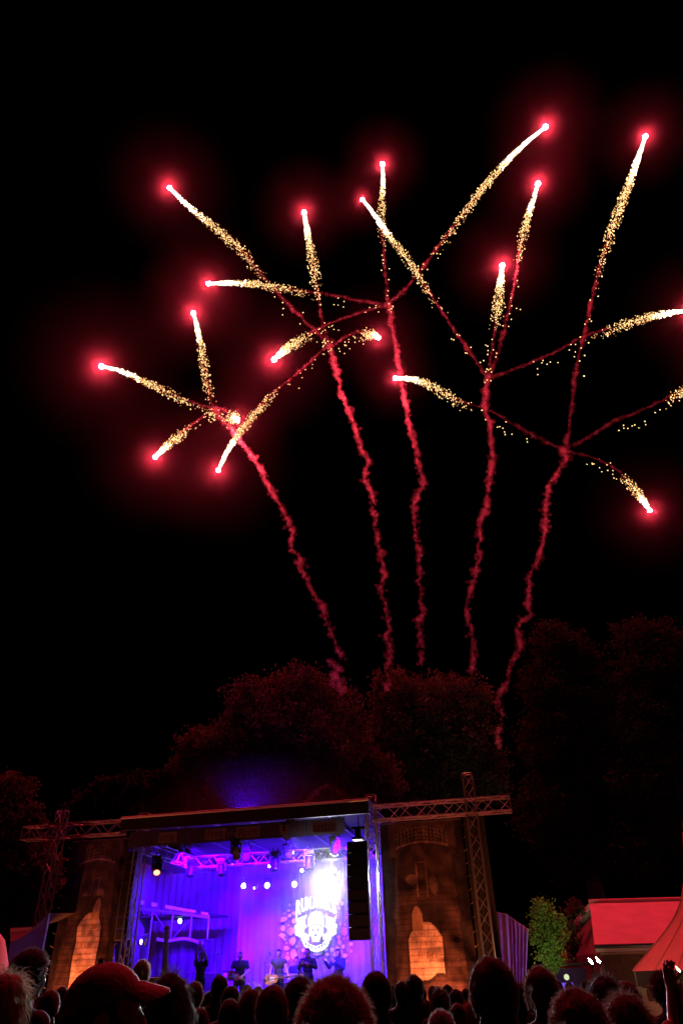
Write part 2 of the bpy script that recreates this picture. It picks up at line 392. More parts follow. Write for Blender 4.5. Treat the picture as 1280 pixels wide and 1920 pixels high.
# black-letter characters, each as pen strokes of a broad nib (x 0..1, y 0..1)
BL = {
 'e': [(.2,.1,.2,.6),(.2,.6,.5,.75),(.5,.75,.75,.58),(.75,.58,.25,.38),(.2,.1,.5,0),(.5,0,.75,.14)],
 'n': [(.15,0,.15,.7),(.15,.6,.45,.75),(.7,.62,.7,.05),(.45,.75,.7,.62),(.7,.05,.85,.0)],
 'u': [(.15,.75,.15,.1),(.15,.1,.4,0),(.4,0,.68,.12),(.68,.75,.68,.05),(.68,.05,.85,.0)],
 'J': [(.15,.85,.4,1),(.4,1,.85,.9),(.5,.95,.5,.15),(.5,.15,.2,.0),(.2,0,.05,.15)],
 'r': [(.25,0,.25,.7),(.25,.6,.55,.75),(.55,.75,.75,.62)],
 'o': [(.2,.12,.2,.6),(.2,.6,.48,.75),(.48,.75,.75,.58),(.75,.58,.75,.14),(.75,.14,.48,0),(.48,0,.2,.12)],
 'F': [(.3,0,.3,.95),(.1,.85,.35,1),(.35,1,.9,.92),(.3,.52,.75,.55)],
 'l': [(.4,1,.4,.08),(.4,.08,.62,0)],
 'k': [(.25,0,.25,1),(.25,.45,.65,.72),(.3,.42,.7,.02)],
 'O': [(.1,.2,.1,.75),(.1,.75,.5,1),(.5,1,.88,.75),(.88,.75,.88,.2),(.88,.2,.5,0),(.5,0,.1,.2),(.42,.15,.42,.85)],
 'p': [(.2,-.25,.2,.7),(.2,.62,.5,.75),(.5,.75,.78,.58),(.78,.58,.78,.12),(.78,.12,.5,0),(.5,0,.2,.1)],
 't': [(.4,.92,.4,.1),(.4,.1,.7,0),(.15,.68,.7,.68)],
 'f': [(.38,-.1,.38,.85),(.38,.85,.72,1),(.15,.62,.7,.62)],
 's': [(.7,.62,.45,.75),(.45,.75,.22,.6),(.22,.6,.72,.2),(.72,.2,.45,0),(.45,0,.18,.12)],
 'i': [(.45,.72,.45,.08),(.45,.08,.65,0),(.42,.92,.5,.98)],
 'v': [(.18,.78,.22,.15),(.22,.15,.48,0),(.48,0,.75,.2),(.75,.2,.72,.65),(.72,.65,.55,.75)],
}
def blackletter(mb, word, x0, x1, z0, z1, y, nib=.16):
    n = len(word); cw = (x1 - x0) / n; ch = z1 - z0; k = 0
    for i, c in enumerate(word):
        for (a, b, e, d) in BL[c]:
            p = Vector((x0 + (i + a * .86 + .05) * cw, z0 + b * ch)); q = Vector((x0 + (i + e * .86 + .05) * cw, z0 + d * ch))
            w = Vector((nib * cw * .62, nib * ch * .5))          # a slanted nib
            k += 1; yy = y - .0003 * (k % 9)
            mb.add([(p.x - w.x/2, yy, p.y - w.y/2), (p.x + w.x/2, yy, p.y + w.y/2), (q.x + w.x/2, yy, q.y + w.y/2), (q.x - w.x/2, yy, q.y - w.y/2)], [(0, 1, 2, 3)])

t = stage_thing('name_banner', 'long dark festival banner with pale black-letter panels under the roof edge', 'banner', 0, -.30, 0)
b0, b1 = -4.02, 3.26
zb = lambda u: 5.70 + (u - b0) / (b1 - b0) * .02
mb = MB(); mb.grid(lambda i, j: (b0 + (b1 - b0) * i, .012 * math.sin(i * 50) * (1 - j), 5.52 + .46 * j + .0 * i), 60, 4); mb.build('cloth', MATS['banner_dark'], t, True)
pales = MB(); ink = MB(); faint = MB()
for word, xa, xb, pale in (('enu', 303, 330, 1), ('Jron', 388, 420, 1), ('Folk', 421, 446, 0), ('Open', 447, 484, 1), ('tter', 556, 588, 0), ('festiv', 589, 628, 1)):
    ua, ub = ST(xa, 1560, -.3).x, ST(xb, 1560, -.3).x
    if pale: MB().grid(lambda i, j: (ua - .06 + (ub - ua + .12) * i, -.022, 5.59 + .32 * j), 2, 2).build('pale_panel', MATS['banner_pale'], t)
    blackletter(ink if pale else faint, word, ua, ub, 5.64, 5.86, -.028, .26)
ink.build('lettering', MATS['banner_ink'], t); faint.build('faint_lettering', MATS['banner_pale'], t)
uc = ST(533, 1556, -.3).x
mb = MB(); mb.prism([(uc - .15, 5.90), (uc - .15, 5.72), (uc - .09, 5.62), (uc, 5.57), (uc + .09, 5.62), (uc + .15, 5.72), (uc + .15, 5.90), (uc, 5.86)], -.024, -.018); mb.build('crest', MATS['banner_pale'], t)
mb = MB(); mb.prism([(uc - .06, 5.84), (uc - .02, 5.70), (uc + .03, 5.66), (uc + .02, 5.78), (uc + .07, 5.80), (uc, 5.85)], -.030, -.0265); mb.build('crest_charge', MATS['banner_ink'], t)

# ------------------------------------------------------------------ band emblem on the curtain
emb_mat = em('emblem_light', (1, .97, 1), 1.7)  # emission stands in for white light falling on the emblem
t = stage_thing('band_emblem', 'glowing white RUMJACKS lettering and skull emblem on the backdrop', 'emblem', 0, 6.2, 0)
l0, l1 = ST(555, 1700, 6.2), ST(631, 1700, 6.2)
uc = (l0.x + l1.x) / 2; hw = (l1.x - l0.x) / 2
zt, zbt = ST(592, 1679, 6.2).z, ST(592, 1713, 6.2).z
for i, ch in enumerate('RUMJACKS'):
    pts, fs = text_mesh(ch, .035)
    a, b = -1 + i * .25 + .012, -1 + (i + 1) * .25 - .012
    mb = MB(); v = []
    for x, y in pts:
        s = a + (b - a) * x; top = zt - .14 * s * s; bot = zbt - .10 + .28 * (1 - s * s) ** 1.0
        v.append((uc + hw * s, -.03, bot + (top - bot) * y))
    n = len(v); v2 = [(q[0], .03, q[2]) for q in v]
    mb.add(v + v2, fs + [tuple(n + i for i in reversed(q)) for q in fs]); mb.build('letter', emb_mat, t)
def px(x, y): p = ST(x, y, 6.2); return (p.x, p.z)
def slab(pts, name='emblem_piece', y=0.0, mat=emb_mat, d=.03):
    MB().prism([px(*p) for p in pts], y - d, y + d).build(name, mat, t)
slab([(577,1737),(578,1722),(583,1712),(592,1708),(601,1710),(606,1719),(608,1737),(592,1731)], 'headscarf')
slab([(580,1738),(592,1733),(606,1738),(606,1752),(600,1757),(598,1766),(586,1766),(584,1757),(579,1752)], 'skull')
for ex in ((587, 1744), (597, 1744)):
    slab([(ex[0]-1.6, ex[1]-2), (ex[0]+1.6, ex[1]-2), (ex[0]+1.2, ex[1]+1.5), (ex[0]-1.2, ex[1]+1.5)], 'eye_hole', -.04, MATS['banner_ink'], .006)
slab([(592, 1750), (595, 1755), (589, 1755)], 'nose_hole', -.04, MATS['banner_ink'], .006)
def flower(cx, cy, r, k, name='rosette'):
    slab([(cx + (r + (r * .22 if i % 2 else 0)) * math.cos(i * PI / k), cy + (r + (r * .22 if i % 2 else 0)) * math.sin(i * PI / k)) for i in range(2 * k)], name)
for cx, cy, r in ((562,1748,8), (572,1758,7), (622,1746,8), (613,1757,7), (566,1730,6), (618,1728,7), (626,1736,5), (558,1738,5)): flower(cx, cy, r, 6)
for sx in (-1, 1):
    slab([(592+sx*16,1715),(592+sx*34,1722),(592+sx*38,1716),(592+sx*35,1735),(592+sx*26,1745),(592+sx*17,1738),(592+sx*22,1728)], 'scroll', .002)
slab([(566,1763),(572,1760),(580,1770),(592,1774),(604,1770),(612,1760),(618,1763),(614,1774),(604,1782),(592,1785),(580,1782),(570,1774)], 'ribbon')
for k in range(7):
    a = -1 + k / 3; slab([(592+a*18-1,1770+8-8*abs(a)-2),(592+a*18+1,1770+8-8*abs(a)-2),(592+a*18+1,1770+8-8*abs(a)+3),(592+a*18-1,1770+8-8*abs(a)+3)], 'ribbon_mark', -.04, MATS['banner_ink'], .006)

rnd = random.Random(3)
t = stage_thing('printed_backdrop', 'backdrop print of pale stacked stones around the white emblem', 'backdrop', 0, 6.3, 0)
spr = MB()
lo = px(520, 1690); print_mat = pm('stone_print', (.50, .50, .54), .9, 0, .45, 3)
taken = []
for k in range(800):
    x = rnd.uniform(526, 668); y = rnd.uniform(1692, 1805)
    if 556 < x < 630 and y < 1776: continue
    if abs(x - 594) > 70 - 18 * abs((y - 1750) / 55) ** 2: continue
    r = rnd.choice((3, 4, 5, 6, 7.5, 9)) * rnd.uniform(.85, 1.1)
    if any((x - a) ** 2 + (y - b) ** 2 < (r + c) ** 2 * .95 for a, b, c in taken): continue
    taken.append((x, y, r))
for x, y, r in taken[:90]:
    n = 8; ph = rnd.random() * 6
    kx, ky = rnd.uniform(.65, 1.1), rnd.uniform(.8, 1.25)
    slab([(x + r * kx * rnd.uniform(.6, 1.15) * math.cos(ph + i * 2 * PI / n), y + r * ky * rnd.uniform(.6, 1.15) * math.sin(ph + i * 2 * PI / n)) for i in range(n)], 'stone', 0.0, print_mat, .004)

# ------------------------------------------------------------------ castle banners (flat print on loose cloth)
def clamp(x, a=0., b=1.): return max(a, min(b, x))
def castle_print(x, z, flip, rs):
    """Colour of the printed cloth at x (-1..1) and z (0..1)."""
    if flip: x = -x
    base = (.085, .05, .042); dark = (.03, .022, .022); line = (.045, .028, .025); pale = (.74, .55, .40); mid = (.17, .11, .09)
    up = .13 if flip else 0.0                      # the left print hangs higher
    tower = .80 - .16 * z if z < .80 else .80
    n = mnoise.noise(Vector((x * 7, z * 20, rs))) * .4 + mnoise.noise(Vector((x * 28, z * 60, rs))) * .35
    c = base; row = z * 30 + .12 * mnoise.noise(Vector((x * 5, z * 9, rs + 2))); k = int(row)
    joint = row % 1 < .16 and z < .62
    if joint: c = line
    elif False and (x * 3.1 + (k % 2) * .5 + .3 * mnoise.noise(Vector((k, 2, rs)))) % 1 < .05 and z < .6: c = tuple(.5 * a + .5 * b for a, b in zip(base, line))
    if abs(x) > tower + .04 * mnoise.noise(Vector((z * 12, rs, 0))): c = dark
    arc = .045 * (1 - (x / .62) ** 2)
    if abs(x) < .62 and .855 + arc * .7 < z < .935 + arc:
        c = mid if ((x * 11) % 1 > .35 and ((z - arc) * 45) % 1 > .3) else line
    if abs(x) < .62 and abs(z - (.85 + arc * .7)) < .006: c = (.34, .22, .18)
    if .55 < z < .76 and abs(abs(x + .06) - .115) < .014 + .008 * mnoise.noise(Vector((z * 30, rs, 5))): c = (.30, .19, .15)
    if abs(z - .76) < .005 and abs(x + .06) < .13: c = (.30, .19, .15)
    if math.hypot((x + .30) / .13, (z - .655) / .035) < 1 + n * .5: c = (.26, .16, .11)
    if math.hypot((x - .2) / .10, (z - .62) / .05) < 1 + n * .5: c = (.2, .125, .095)
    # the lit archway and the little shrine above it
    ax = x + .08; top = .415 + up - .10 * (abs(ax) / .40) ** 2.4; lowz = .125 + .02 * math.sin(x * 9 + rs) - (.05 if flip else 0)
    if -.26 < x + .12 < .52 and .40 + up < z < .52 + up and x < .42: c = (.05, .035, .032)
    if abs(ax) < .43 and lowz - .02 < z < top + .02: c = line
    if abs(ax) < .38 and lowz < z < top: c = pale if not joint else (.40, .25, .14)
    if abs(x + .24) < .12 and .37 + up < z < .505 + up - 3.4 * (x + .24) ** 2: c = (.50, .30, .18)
    for zz, hh in ((.345, .014), (.30, .012), (.235, .016)):                     # the worn words over the gate
        if abs(ax) < .24 and abs(z - zz - up * .9) < hh and mnoise.noise(Vector((x * 42, round(zz * 60), rs + 4))) > .0: c = (.40, .23, .13)
    s = 1 + n
    return tuple(clamp(v * s, .005, .9) for v in c)
def castle_banner(label, u0, u1, z0, z1, w, flip, rs, wind):
    t = stage_thing('castle_banner', label, 'banner', (u0 + u1) / 2, w, z0)
    nu, nv = 110, 200; W2 = (u1 - u0) / 2; Hh = z1 - z0
    mb = MB(); cols = []
    def fn(i, j):
        x = i * 2 - 1
        pull = clamp(1 - math.hypot(x * .9 - .95, (j - .02) * 2.0)) if wind else 0
        y = .06 * mnoise.noise(Vector((x * 1.6, j * 3.2, rs))) + .045 * mnoise.noise(Vector((x * 3 + j * 9, j * 5 - x * 4, rs + 9)))
        y += .10 * math.sin((x * .85 + j * 2.6) * 9 + 1.5 * mnoise.noise(Vector((x * 2, j * 4, rs)))) * clamp(.6 - j) * (1 if wind else .3) + .012 * math.sin(j * 120) * clamp(.5 - j)
        y += .22 * math.sin((x + j * 1.9) * 5.5) * pull
        cols.append(castle_print(x, j, flip, rs))
        return (x * W2, y, Hh * j)
    mb.grid(fn, nu, nv); me = mb.mesh('cloth', MATS['scrim'], True)
    at_ = me.color_attributes.new('print', 'FLOAT_COLOR', 'POINT')
    at_.data.foreach_set('color', np.array([(*c, 1) for c in cols], dtype=np.float32).ravel())
    put('cloth', me, t)
    MB().tube((-W2, 0, Hh + .03), (W2, 0, Hh + .03), .025).build('rail', MATS['dark_metal'], t)
    ey = MB()
    for sx in (-1, 1):
        for k in range(13): ey.tube((sx * (W2 + .005), -.02, Hh * (k + .5) / 13), (sx * (W2 + .10), -.05, Hh * (k + .5) / 13 + .05), .006, n=5)
    tag(ey.build('lacing', MATS['cream_cloth'], t), kind='stuff')
    return t
castle_banner('hanging castle gate banner left of the stage with a glowing arch', -6.35, -4.24, 1.25, 5.85, .12, True, 1.0, False)
castle_banner('wind-creased castle gate banner right of the stage with a glowing arch', 4.28, 6.80, 1.25, 5.75, .12, False, 6.0, True)
for u0, u1, lb in ((-4.32, -4.28, 'narrow black cloth strip beside the left castle banner'), (6.84, 7.5, 'black cloth strip between the right castle banner and its tower')):
    curtain('black_drape', lb, u0, u1, .2, .1, 5.85, MATS['stage_black'], 3, .03, 'drape')

# ------------------------------------------------------------------ loudspeakers
pm('grey_plastic', (.22, .21, .25), .5, 0, .2, 12)  # brightness of purple light put into the left cabinets' colour
def line_array(label, u, w, ztop, n, curve, tilt, wd=.62, mat='black_plastic'):
    t = stage_thing('line_array', label, 'loudspeaker', u, w, 0)
    MB().box((0, .1, ztop + .12), (wd * .5, .5, .07)).build('rigging_frame', MATS['dark_metal'], t)
    mb = MB(); mb.box((-.02, .1, ztop + .30), (.16, .16, .30)); mb.tube((-.22, .1, ztop + .44), (.2, .1, ztop + .44), .045); mb.tube((0, .1, ztop + .42), (0, .1, ztop + .75), .018)
    mb.build('chain_hoist', MATS['black_plastic'], t)
    z = ztop; y = 0; a = tilt; h = .31
    for k in range(n):
        R = Matrix.Rotation(a, 3, 'X'); c = Vector((0, y, z - h / 2))
        prof = [(-wd/2, -.22), (wd/2, -.22), (wd/2 - .06, .24), (-wd/2 + .06, .24)]
        mb = MB(); v = [c + R @ Vector((x, yy, zz * (h - .006) / 2)) for zz in (-1, 1) for x, yy in prof]
        mb.add(v, [(3,2,1,0),(4,5,6,7),(0,1,5,4),(1,2,6,5),(2,3,7,6),(3,0,4,7)])
        cab = mb.build('cabinet', MATS[mat], t)
        g = MB(); g.box(c + R @ Vector((0, -.228, 0)), (wd * .9, .012, h * .82), R); g.build('grille', MATS['grille'], cab)
        z -= h * math.cos(a); y += h * math.sin(a) * .9; a += curve
    return t
line_array('black line array of loudspeakers hanging at the right of the stage', 3.72, -.55, 5.18, 8, .035, -.12, .60)
line_array('purple-lit line array of loudspeakers hanging at the left of the stage', -4.04, .30, 5.45, 8, .03, -.10, .40, 'grey_plastic')

# ------------------------------------------------------------------ stage lamps
LENS_W = em('lens_white', (1, 1, 1), 25, False); LENS_B = em('lens_blue', (.35, .25, 1), 12, False); LENS_R = em('lens_red', (1, .18, .12), 5, False)
LENS_OFF = pm('lens_off', (.05, .05, .06), .1, 0, 0)
def moving_head(label, u, w, z, aim=(0, -1, -.6), lens=LENS_OFF, s=1.0, hang=True):
    t = stage_thing('moving_head_lamp', label, 'stage lamp', u, w, z, 'moving head lamps on the stage trusses'); t.scale = (s, s, s)
    sg = 1 if hang else -1
    MB().box((0, 0, sg * .05), (.32, .26, .11)).build('base', MATS['black_plastic'], t)
    cl = MB(); cl.tube((-.08, 0, sg * .1), (-.08, 0, sg * .22), .018); cl.tube((.08, 0, sg * .1), (.08, 0, sg * .22), .018); cl.build('clamp', MATS['dark_metal'], t)
    y = MB(); y.box((0, 0, -sg * .03), (.34, .1, .05)); y.box((-.155, 0, -sg * .16), (.045, .1, .28)); y.box((.155, 0, -sg * .16), (.045, .1, .28)); y.build('yoke', MATS['black_plastic'], t)
    d = Vector(aim).normalized(); c = Vector((0, 0, -sg * .24)); Q = d.to_track_quat('Z', 'Y').to_matrix()
    h = MB(); h.lathe([(.0, -.2), (.09, -.19), (.12, -.1), (.12, .08), (.135, .15), (.135, .2), (.0, .2)], n=14)
    h.v = [tuple(c + Q @ Vector(v)) for v in h.v]; h.build('head', MATS['black_plastic'], t)
    l = MB(); l.lathe([(0, .19), (.10, .2), (.085, .215), (0, .222)], n=14); l.v = [tuple(c + Q @ Vector(v)) for v in l.v]; l.build('lens', lens, t)
    return t, SP(*(Vector((u, w, z)) + (c + d * .30) * s))
def stage_dir(d): return UU * d[0] + WW * d[1] + Vector((0, 0, d[2]))
for x, y, w, lb, aim, s in (
  (297, 1612, .6, 'moving head lamp nearest the left stage column, tilted with a red glint', (.3, -.6, -.7), 1.05),
  (360, 1618, 2.8, 'faint moving head lamp above the scaffold platform', (0, -.3, -1), 1.0),
  (417, 1616, 2.8, 'faint moving head lamp hanging over the guitarist', (.2, -.3, -1), 1.0),
  (462, 1592, 2.8, 'boxy moving head lamp left of the crest on the banner', (.4, -.9, -.2), 1.0),
  (516, 1604, 2.6, 'dark moving head lamp pointing down under the crest', (.1, -.2, -1), 1.1),
  (540, 1588, 2.8, 'small moving head lamp between the two dark ones', (.5, -.8, -.2), .95),
  (581, 1602, 2.4, 'darkest moving head lamp left of the white blinder', (0, -.25, -1), 1.1),
  (628, 1575, 2.0, 'moving head lamp hanging above the white blinder', (-.1, -.3, -1), 1.05)):
    p = ST(x, y, w); moving_head(lb, p.x, w, p.z, aim, LENS_R if '(red' in lb or 'red glint' in lb else LENS_OFF, s)
# lit spot lamps that face the crowd
def par_can(label, u, w, z, lens, r=.085, aim=(0, -1, -.15)):
    t = stage_thing('spot_lamp', label, 'stage lamp', u, w, z, 'lit spot lamps facing the crowd')
    d = Vector(aim).normalized(); Q = d.to_track_quat('Z', 'Y').to_matrix()
    h = MB(); h.lathe([(0, -.26), (r * .7, -.25), (r * 1.1, -.12), (r * 1.15, .0), (r * 1.15, .03), (r * 1.02, .03), (r * 1.02, -.01), (0, -.012)], n=16); h.v = [tuple(Q @ Vector(v)) for v in h.v]; h.build('can', MATS['black_plastic'], t)
    l = MB(); l.lathe([(0, -.004), (r, .0), (r * .8, .018), (0, .026)], n=16); l.v = [tuple(Q @ Vector(v)) for v in l.v]; l.build('lens', lens, t)
    b = MB(); b.tube((-r * 1.25, 0, 0), (-r * 1.25, 0, r * 2.4), .012); b.tube((r * 1.25, 0, 0), (r * 1.25, 0, r * 2.4), .012); b.tube((-r * 1.3, 0, r * 2.4), (r * 1.3, 0, r * 2.4), .014); b.tube((0, 0, r * 2.4), (0, .02, r * 4.2), .012); b.build('bracket', MATS['dark_metal'], t)
    return t
for x, y, w, r, lens, lb in ((457, 1661, 4.5, .085, LENS_W, 'leftmost of the three round white lamps in a row on the curtain'),
   (501, 1660, 4.5, .09, LENS_W, 'middle one of the three round white lamps in a row'),
   (552, 1658, 4.5, .09, LENS_W, 'round white lamp just left of the white blinder'),
   (436, 1622, 3.4, .04, LENS_W, 'tiny white lamp under the rear truss, high left'),
   (477, 1665, 4.4, .03, LENS_W, 'tiny white lamp between two round white lamps'),
   (505, 1624, 3.2, .045, LENS_W, 'small white lamp beside the dark moving head under the crest'),
   (338, 1727, 6.0, .09, em('lens_cyan', (.55, .85, 1), 12, False), 'pale cyan lamp on the scaffold platform'),
   (550, 1599, 2.9, .03, LENS_W, 'tiny white lamp on the small moving head'),
   (566, 1632, 2.6, .05, LENS_W, 'small white lamp left of the darkest moving head')):
    p = ST(x, y, w); par_can(lb, p.x, w, p.z, lens, r)
# the white blinder
bw = 3.6; p = ST(622, 1655, bw)
t = stage_thing('blinder_lamp', 'dazzling white blinder lamp flaring above the emblem', 'stage lamp', p.x, bw, p.z)
h = MB(); h.lathe([(0, .32), (.12, .30), (.19, .12), (.2, 0), (.2, -.03), (.175, -.03), (.175, .01), (0, .012)], n=20, axis='Y'); h.build('housing', MATS['black_plastic'], t)
blind_mat = em('blinder_light', (.93, .93, 1.0), 90)
l = MB(); l.lathe([(0, .004), (.165, 0), (.14, -.02), (0, -.03)], n=20, axis='Y'); l.build('lens', blind_mat, t)
b = MB(); b.tube((-.24, 0, 0), (-.24, 0, .35), .014); b.tube((.24, 0, 0), (.24, 0, .35), .014); b.tube((-.25, 0, .35), (.25, 0, .35), .016); b.tube((0, 0, .35), (0, 0, .6), .014); b.build('bracket', MATS['dark_metal'], t)

lamp('blinder_beam', 'SPOT', SP(p.x, bw - .06, p.z), (.95, .94, 1.0), 25000, aim=SP(7.0, -22, .2), size=.15, spot=66, blend=1)
t = MB().ico((0, 0, 0), 3.3, 3).build('lamp_mist', volume_mat('lamp_mist', .009, (1, 1, 1), 3.3, 1.8, .25), None, False, SP(p.x - .2, bw - .4, p.z - .3), -ANG)  # mist ball added around the lamp to give its white glare
tag(t, 'bright mist flaring white around the blinder lamp', kind='stuff')
# purple wash: moving heads over the stage that light the curtain, floor and smoke
WASH = 12000
for u, w, z, aim, wh in ((-2.6, 1.2, 6.12, (-2.0, 6.4, 2.6), 'leftmost'), (-.9, 1.2, 6.12, (-.6, 6.4, 2.4), 'second'), (.9, 1.2, 6.12, (.9, 6.4, 2.0), 'third'), (2.6, 1.2, 6.12, (3.2, 6.4, 2.4), 'rightmost'), (-3.3, 2.2, 6.1, (-5.2, 7.4, 2.6), 'rearmost')):
    d = Vector(aim) - Vector((u, w, z))
    tt, lp = moving_head(wh + ' purple wash lamp tucked under the roof behind the festival banner', u, w, z, d, LENS_B, .9)
    lamp('wash_light', 'SPOT', lp, PURPLE, WASH, aim=SP(*aim), size=.09, spot=80, blend=.7)
for u, wh in ((-2.4, 'by the raised-arms musician'), (-.4, 'left of the bass player'), (1.9, 'behind the singer'), (3.4, 'near the right stage column')):
    tt, lp = moving_head('purple wash lamp standing on the deck at the curtain foot ' + wh, u, 5.6, 1.02, (.1, .25, 1), LENS_B, .9, False)
    lamp('wash_light', 'SPOT', lp, PURPLE, WASH * .35, aim=SP(u + .3, 6.6, 6.0), size=.08, spot=75, blend=.7)
tt, lp = moving_head('purple lamp on the stage roof beaming up into drifting mist', -1.9, 4.2, 6.5, (.15, .1, 1), LENS_B, .8, False)
lamp('wash_light', 'SPOT', lp, PURPLE, 1500, aim=SP(-1.5, 4.4, 9.0), size=.08, spot=130, blend=1)  # added lamp so that the mist over the roof glows purple
q = Vector((-1.5, 4.3, 7.0)); t = MB().ico((0, 0, 0), 3.4, 3).build('roof_mist', volume_mat('roof_mist', .03, (1, 1, 1), 3.4, 1.5), None, False, SP(*q), -ANG); t.scale = (1.6, .8, .8)
tag(t, 'purple-lit mist drifting over the stage roof', kind='stuff')
tt, lp = moving_head('purple lamp high beside the left stage column, pointing down along it', -3.35, .9, 6.0, (-3.9, .2, 2.0), LENS_B, .8)
lamp('wash_light', 'SPOT', lp, (.10, .01, 1), 2600, aim=SP(-3.9, .2, 1.6), size=.08, spot=46, blend=.8)
lamp('key_light', 'SPOT', SP(1.3, .6, 5.75), (.92, .95, 1), 3000, aim=SP(1.3, 6.3, 3.5), size=.08, spot=66, blend=.8)  # added spot, whitens the stone print and the curtain
moving_head('white profile lamp behind the festival banner aimed at the emblem', 1.3, .5, 6.1, (-.1, 1, -.45), LENS_OFF, .9)
# warm front light on the musicians
tt, lp = moving_head('front lamp on the roof edge turned to the musicians', -.3, -.2, 5.45, (0, 2.6, -3.3), LENS_OFF)
lamp('front_light', 'SPOT', lp, (1, .6, .5), 1300, aim=SP(.1, 2.7, 1.1), size=.08, spot=38, blend=.6)
# red and orange flood lamps at the feet of the castle banners
def flood(label, u, w, z, aim, col, power, spot=95, stage=True):
    t = stage_thing('flood_lamp', label, 'flood lamp', u, w, z, 'flood lamps on the ground')
    d = (Vector(aim) - Vector((u, w, z))).normalized(); Q = d.to_track_quat('Z', 'Y').to_matrix()
    h = MB(); h.box((0, 0, 0), (.34, .24, .10)); h.v = [tuple(Q @ Vector(v) + Vector((0, 0, .2))) for v in h.v]; h.build('housing', MATS['black_plastic'], t)
    l = MB(); l.box((0, 0, .054), (.30, .2, .006)); l.v = [tuple(Q @ Vector(v) + Vector((0, 0, .2))) for v in l.v]; l.build('lens', em('flood_lens', col, 4, False), t)
    b = MB(); b.box((-.2, 0, .1), (.02, .08, .22)); b.box((.2, 0, .1), (.02, .08, .22)); b.box((0, 0, .01), (.42, .2, .02)); b.build('stand', MATS['dark_metal'], t)
    lamp('flood_light', 'SPOT', SP(*(Vector((u, w, z + .2)) + d * .12)), col, power, aim=SP(*aim), size=.12, spot=spot, blend=.8)
ORANGE = (1.0, .20, .07)
flood('orange flood lamp on the grass before the right castle banner', 6.3, -1.0, 0, (5.5, .1, 2.1), ORANGE, 850)
flood('orange flood lamp on the grass before the left castle banner', -5.5, -1.0, 0, (-5.4, .1, 2.4), ORANGE, 620)
flood('orange flood lamp on the grass before the right truss tower', 7.6, -1.6, 0, (7.4, -.2, 6.2), (1, .2, .06), 600, 44)
flood('orange flood lamp on the grass before the left truss tower', -7.3, -1.6, 0, (-7.0, -.2, 6.2), (1, .2, .06), 450, 44)

flood('red flood lamp on the grass under the left half of the stage roof edge', -2.2, -1.7, 0, (-1.8, -.45, 6.4), (1, .06, .06), 230, 70)
flood('red flood lamp on the grass under the right half of the stage roof edge', 2.2, -1.7, 0, (2.0, -.45, 6.4), (1, .07, .06), 230, 70)
# smoke on the stage
p0, p1 = Vector((-6.1, .35, .97)), Vector((4.5, 6.18, 5.75))
mb = MB(); mb.box((0, 0, 0), p1 - p0); t = mb.build('stage_fog', volume_mat('stage_fog', .0055, (1, 1, 1), aniso=.2), None, False, SP(*((p0 + p1) / 2)), -ANG)
tag(t, 'thin theatrical fog filling the stage, glowing purple', kind='stuff')

# ------------------------------------------------------------------ scaffold platform behind the stage on the left
t = stage_thing('scaffold_platform', 'metal scaffold platform with white canopy cloth at the rear left of the stage', 'scaffold', 0, 5.2, 0)
def T(x, y, w=0): q = ST(x, y, 5.2 + w); return Vector((q.x, w, q.z))
for x, y0 in ((287, 1706), (325, 1708), (360, 1712), (392, 1716), (262, 1702)):
    a = T(x, y0); MB().tube((a.x, 0, 0.95), (a.x, 0, a.z), .035).build('post', MATS['aluminium'], t)
a, b = T(262, 1703), T(392, 1720)
MB().box((a + b) / 2, ((b - a).length, .08, .10), Matrix.Rotation(-math.atan2(b.z - a.z, b.x - a.x), 3, 'Y')).build('beam', MATS['aluminium'], t)
for q, r in (((290, 1712), (312, 1746)), ((356, 1725), (323, 1760)), ((262, 1752), (278, 1752))):
    MB().tube(T(*q), T(*r), .028).build('brace', MATS['aluminium'], t)
xs = [262, 272, 285, 296, 311, 317, 331, 341, 368, 378, 391]
for k in range(len(xs) - 1):
    if k in (1, 3, 8): continue
    q = [T(xs[k], 1687 + (xs[k] - 262) * .19), T(xs[k+1], 1687 + (xs[k+1] - 262) * .19), T(xs[k+1], 1695 + (xs[k+1] - 262) * .16), T(xs[k], 1696 + (xs[k] - 262) * .16)]
    MB().add([v + Vector((0, -.05, 0)) for v in q] + [v + Vector((0, -.02, 0)) for v in q], [(3,2,1,0),(4,5,6,7),(0,1,5,4),(1,2,6,5),(2,3,7,6),(3,0,4,7)]).build('canopy_panel', MATS['white_cloth'], t)
mb = MB(); mb.grid(lambda i, j: tuple(T(294 + 88 * i, 1757 + 5 * i + 3 * math.sin(i * 8) + 9 * j, -.6 * (1 - j))), 20, 4); mb.build('awning', MATS['white_cloth'], t, True)
mb = MB(); mb.box((T(325, 1700).x, .9, T(325, 1716).z), (3.2, 1.6, .06)); mb.build('platform', MATS['stage_black'], t)

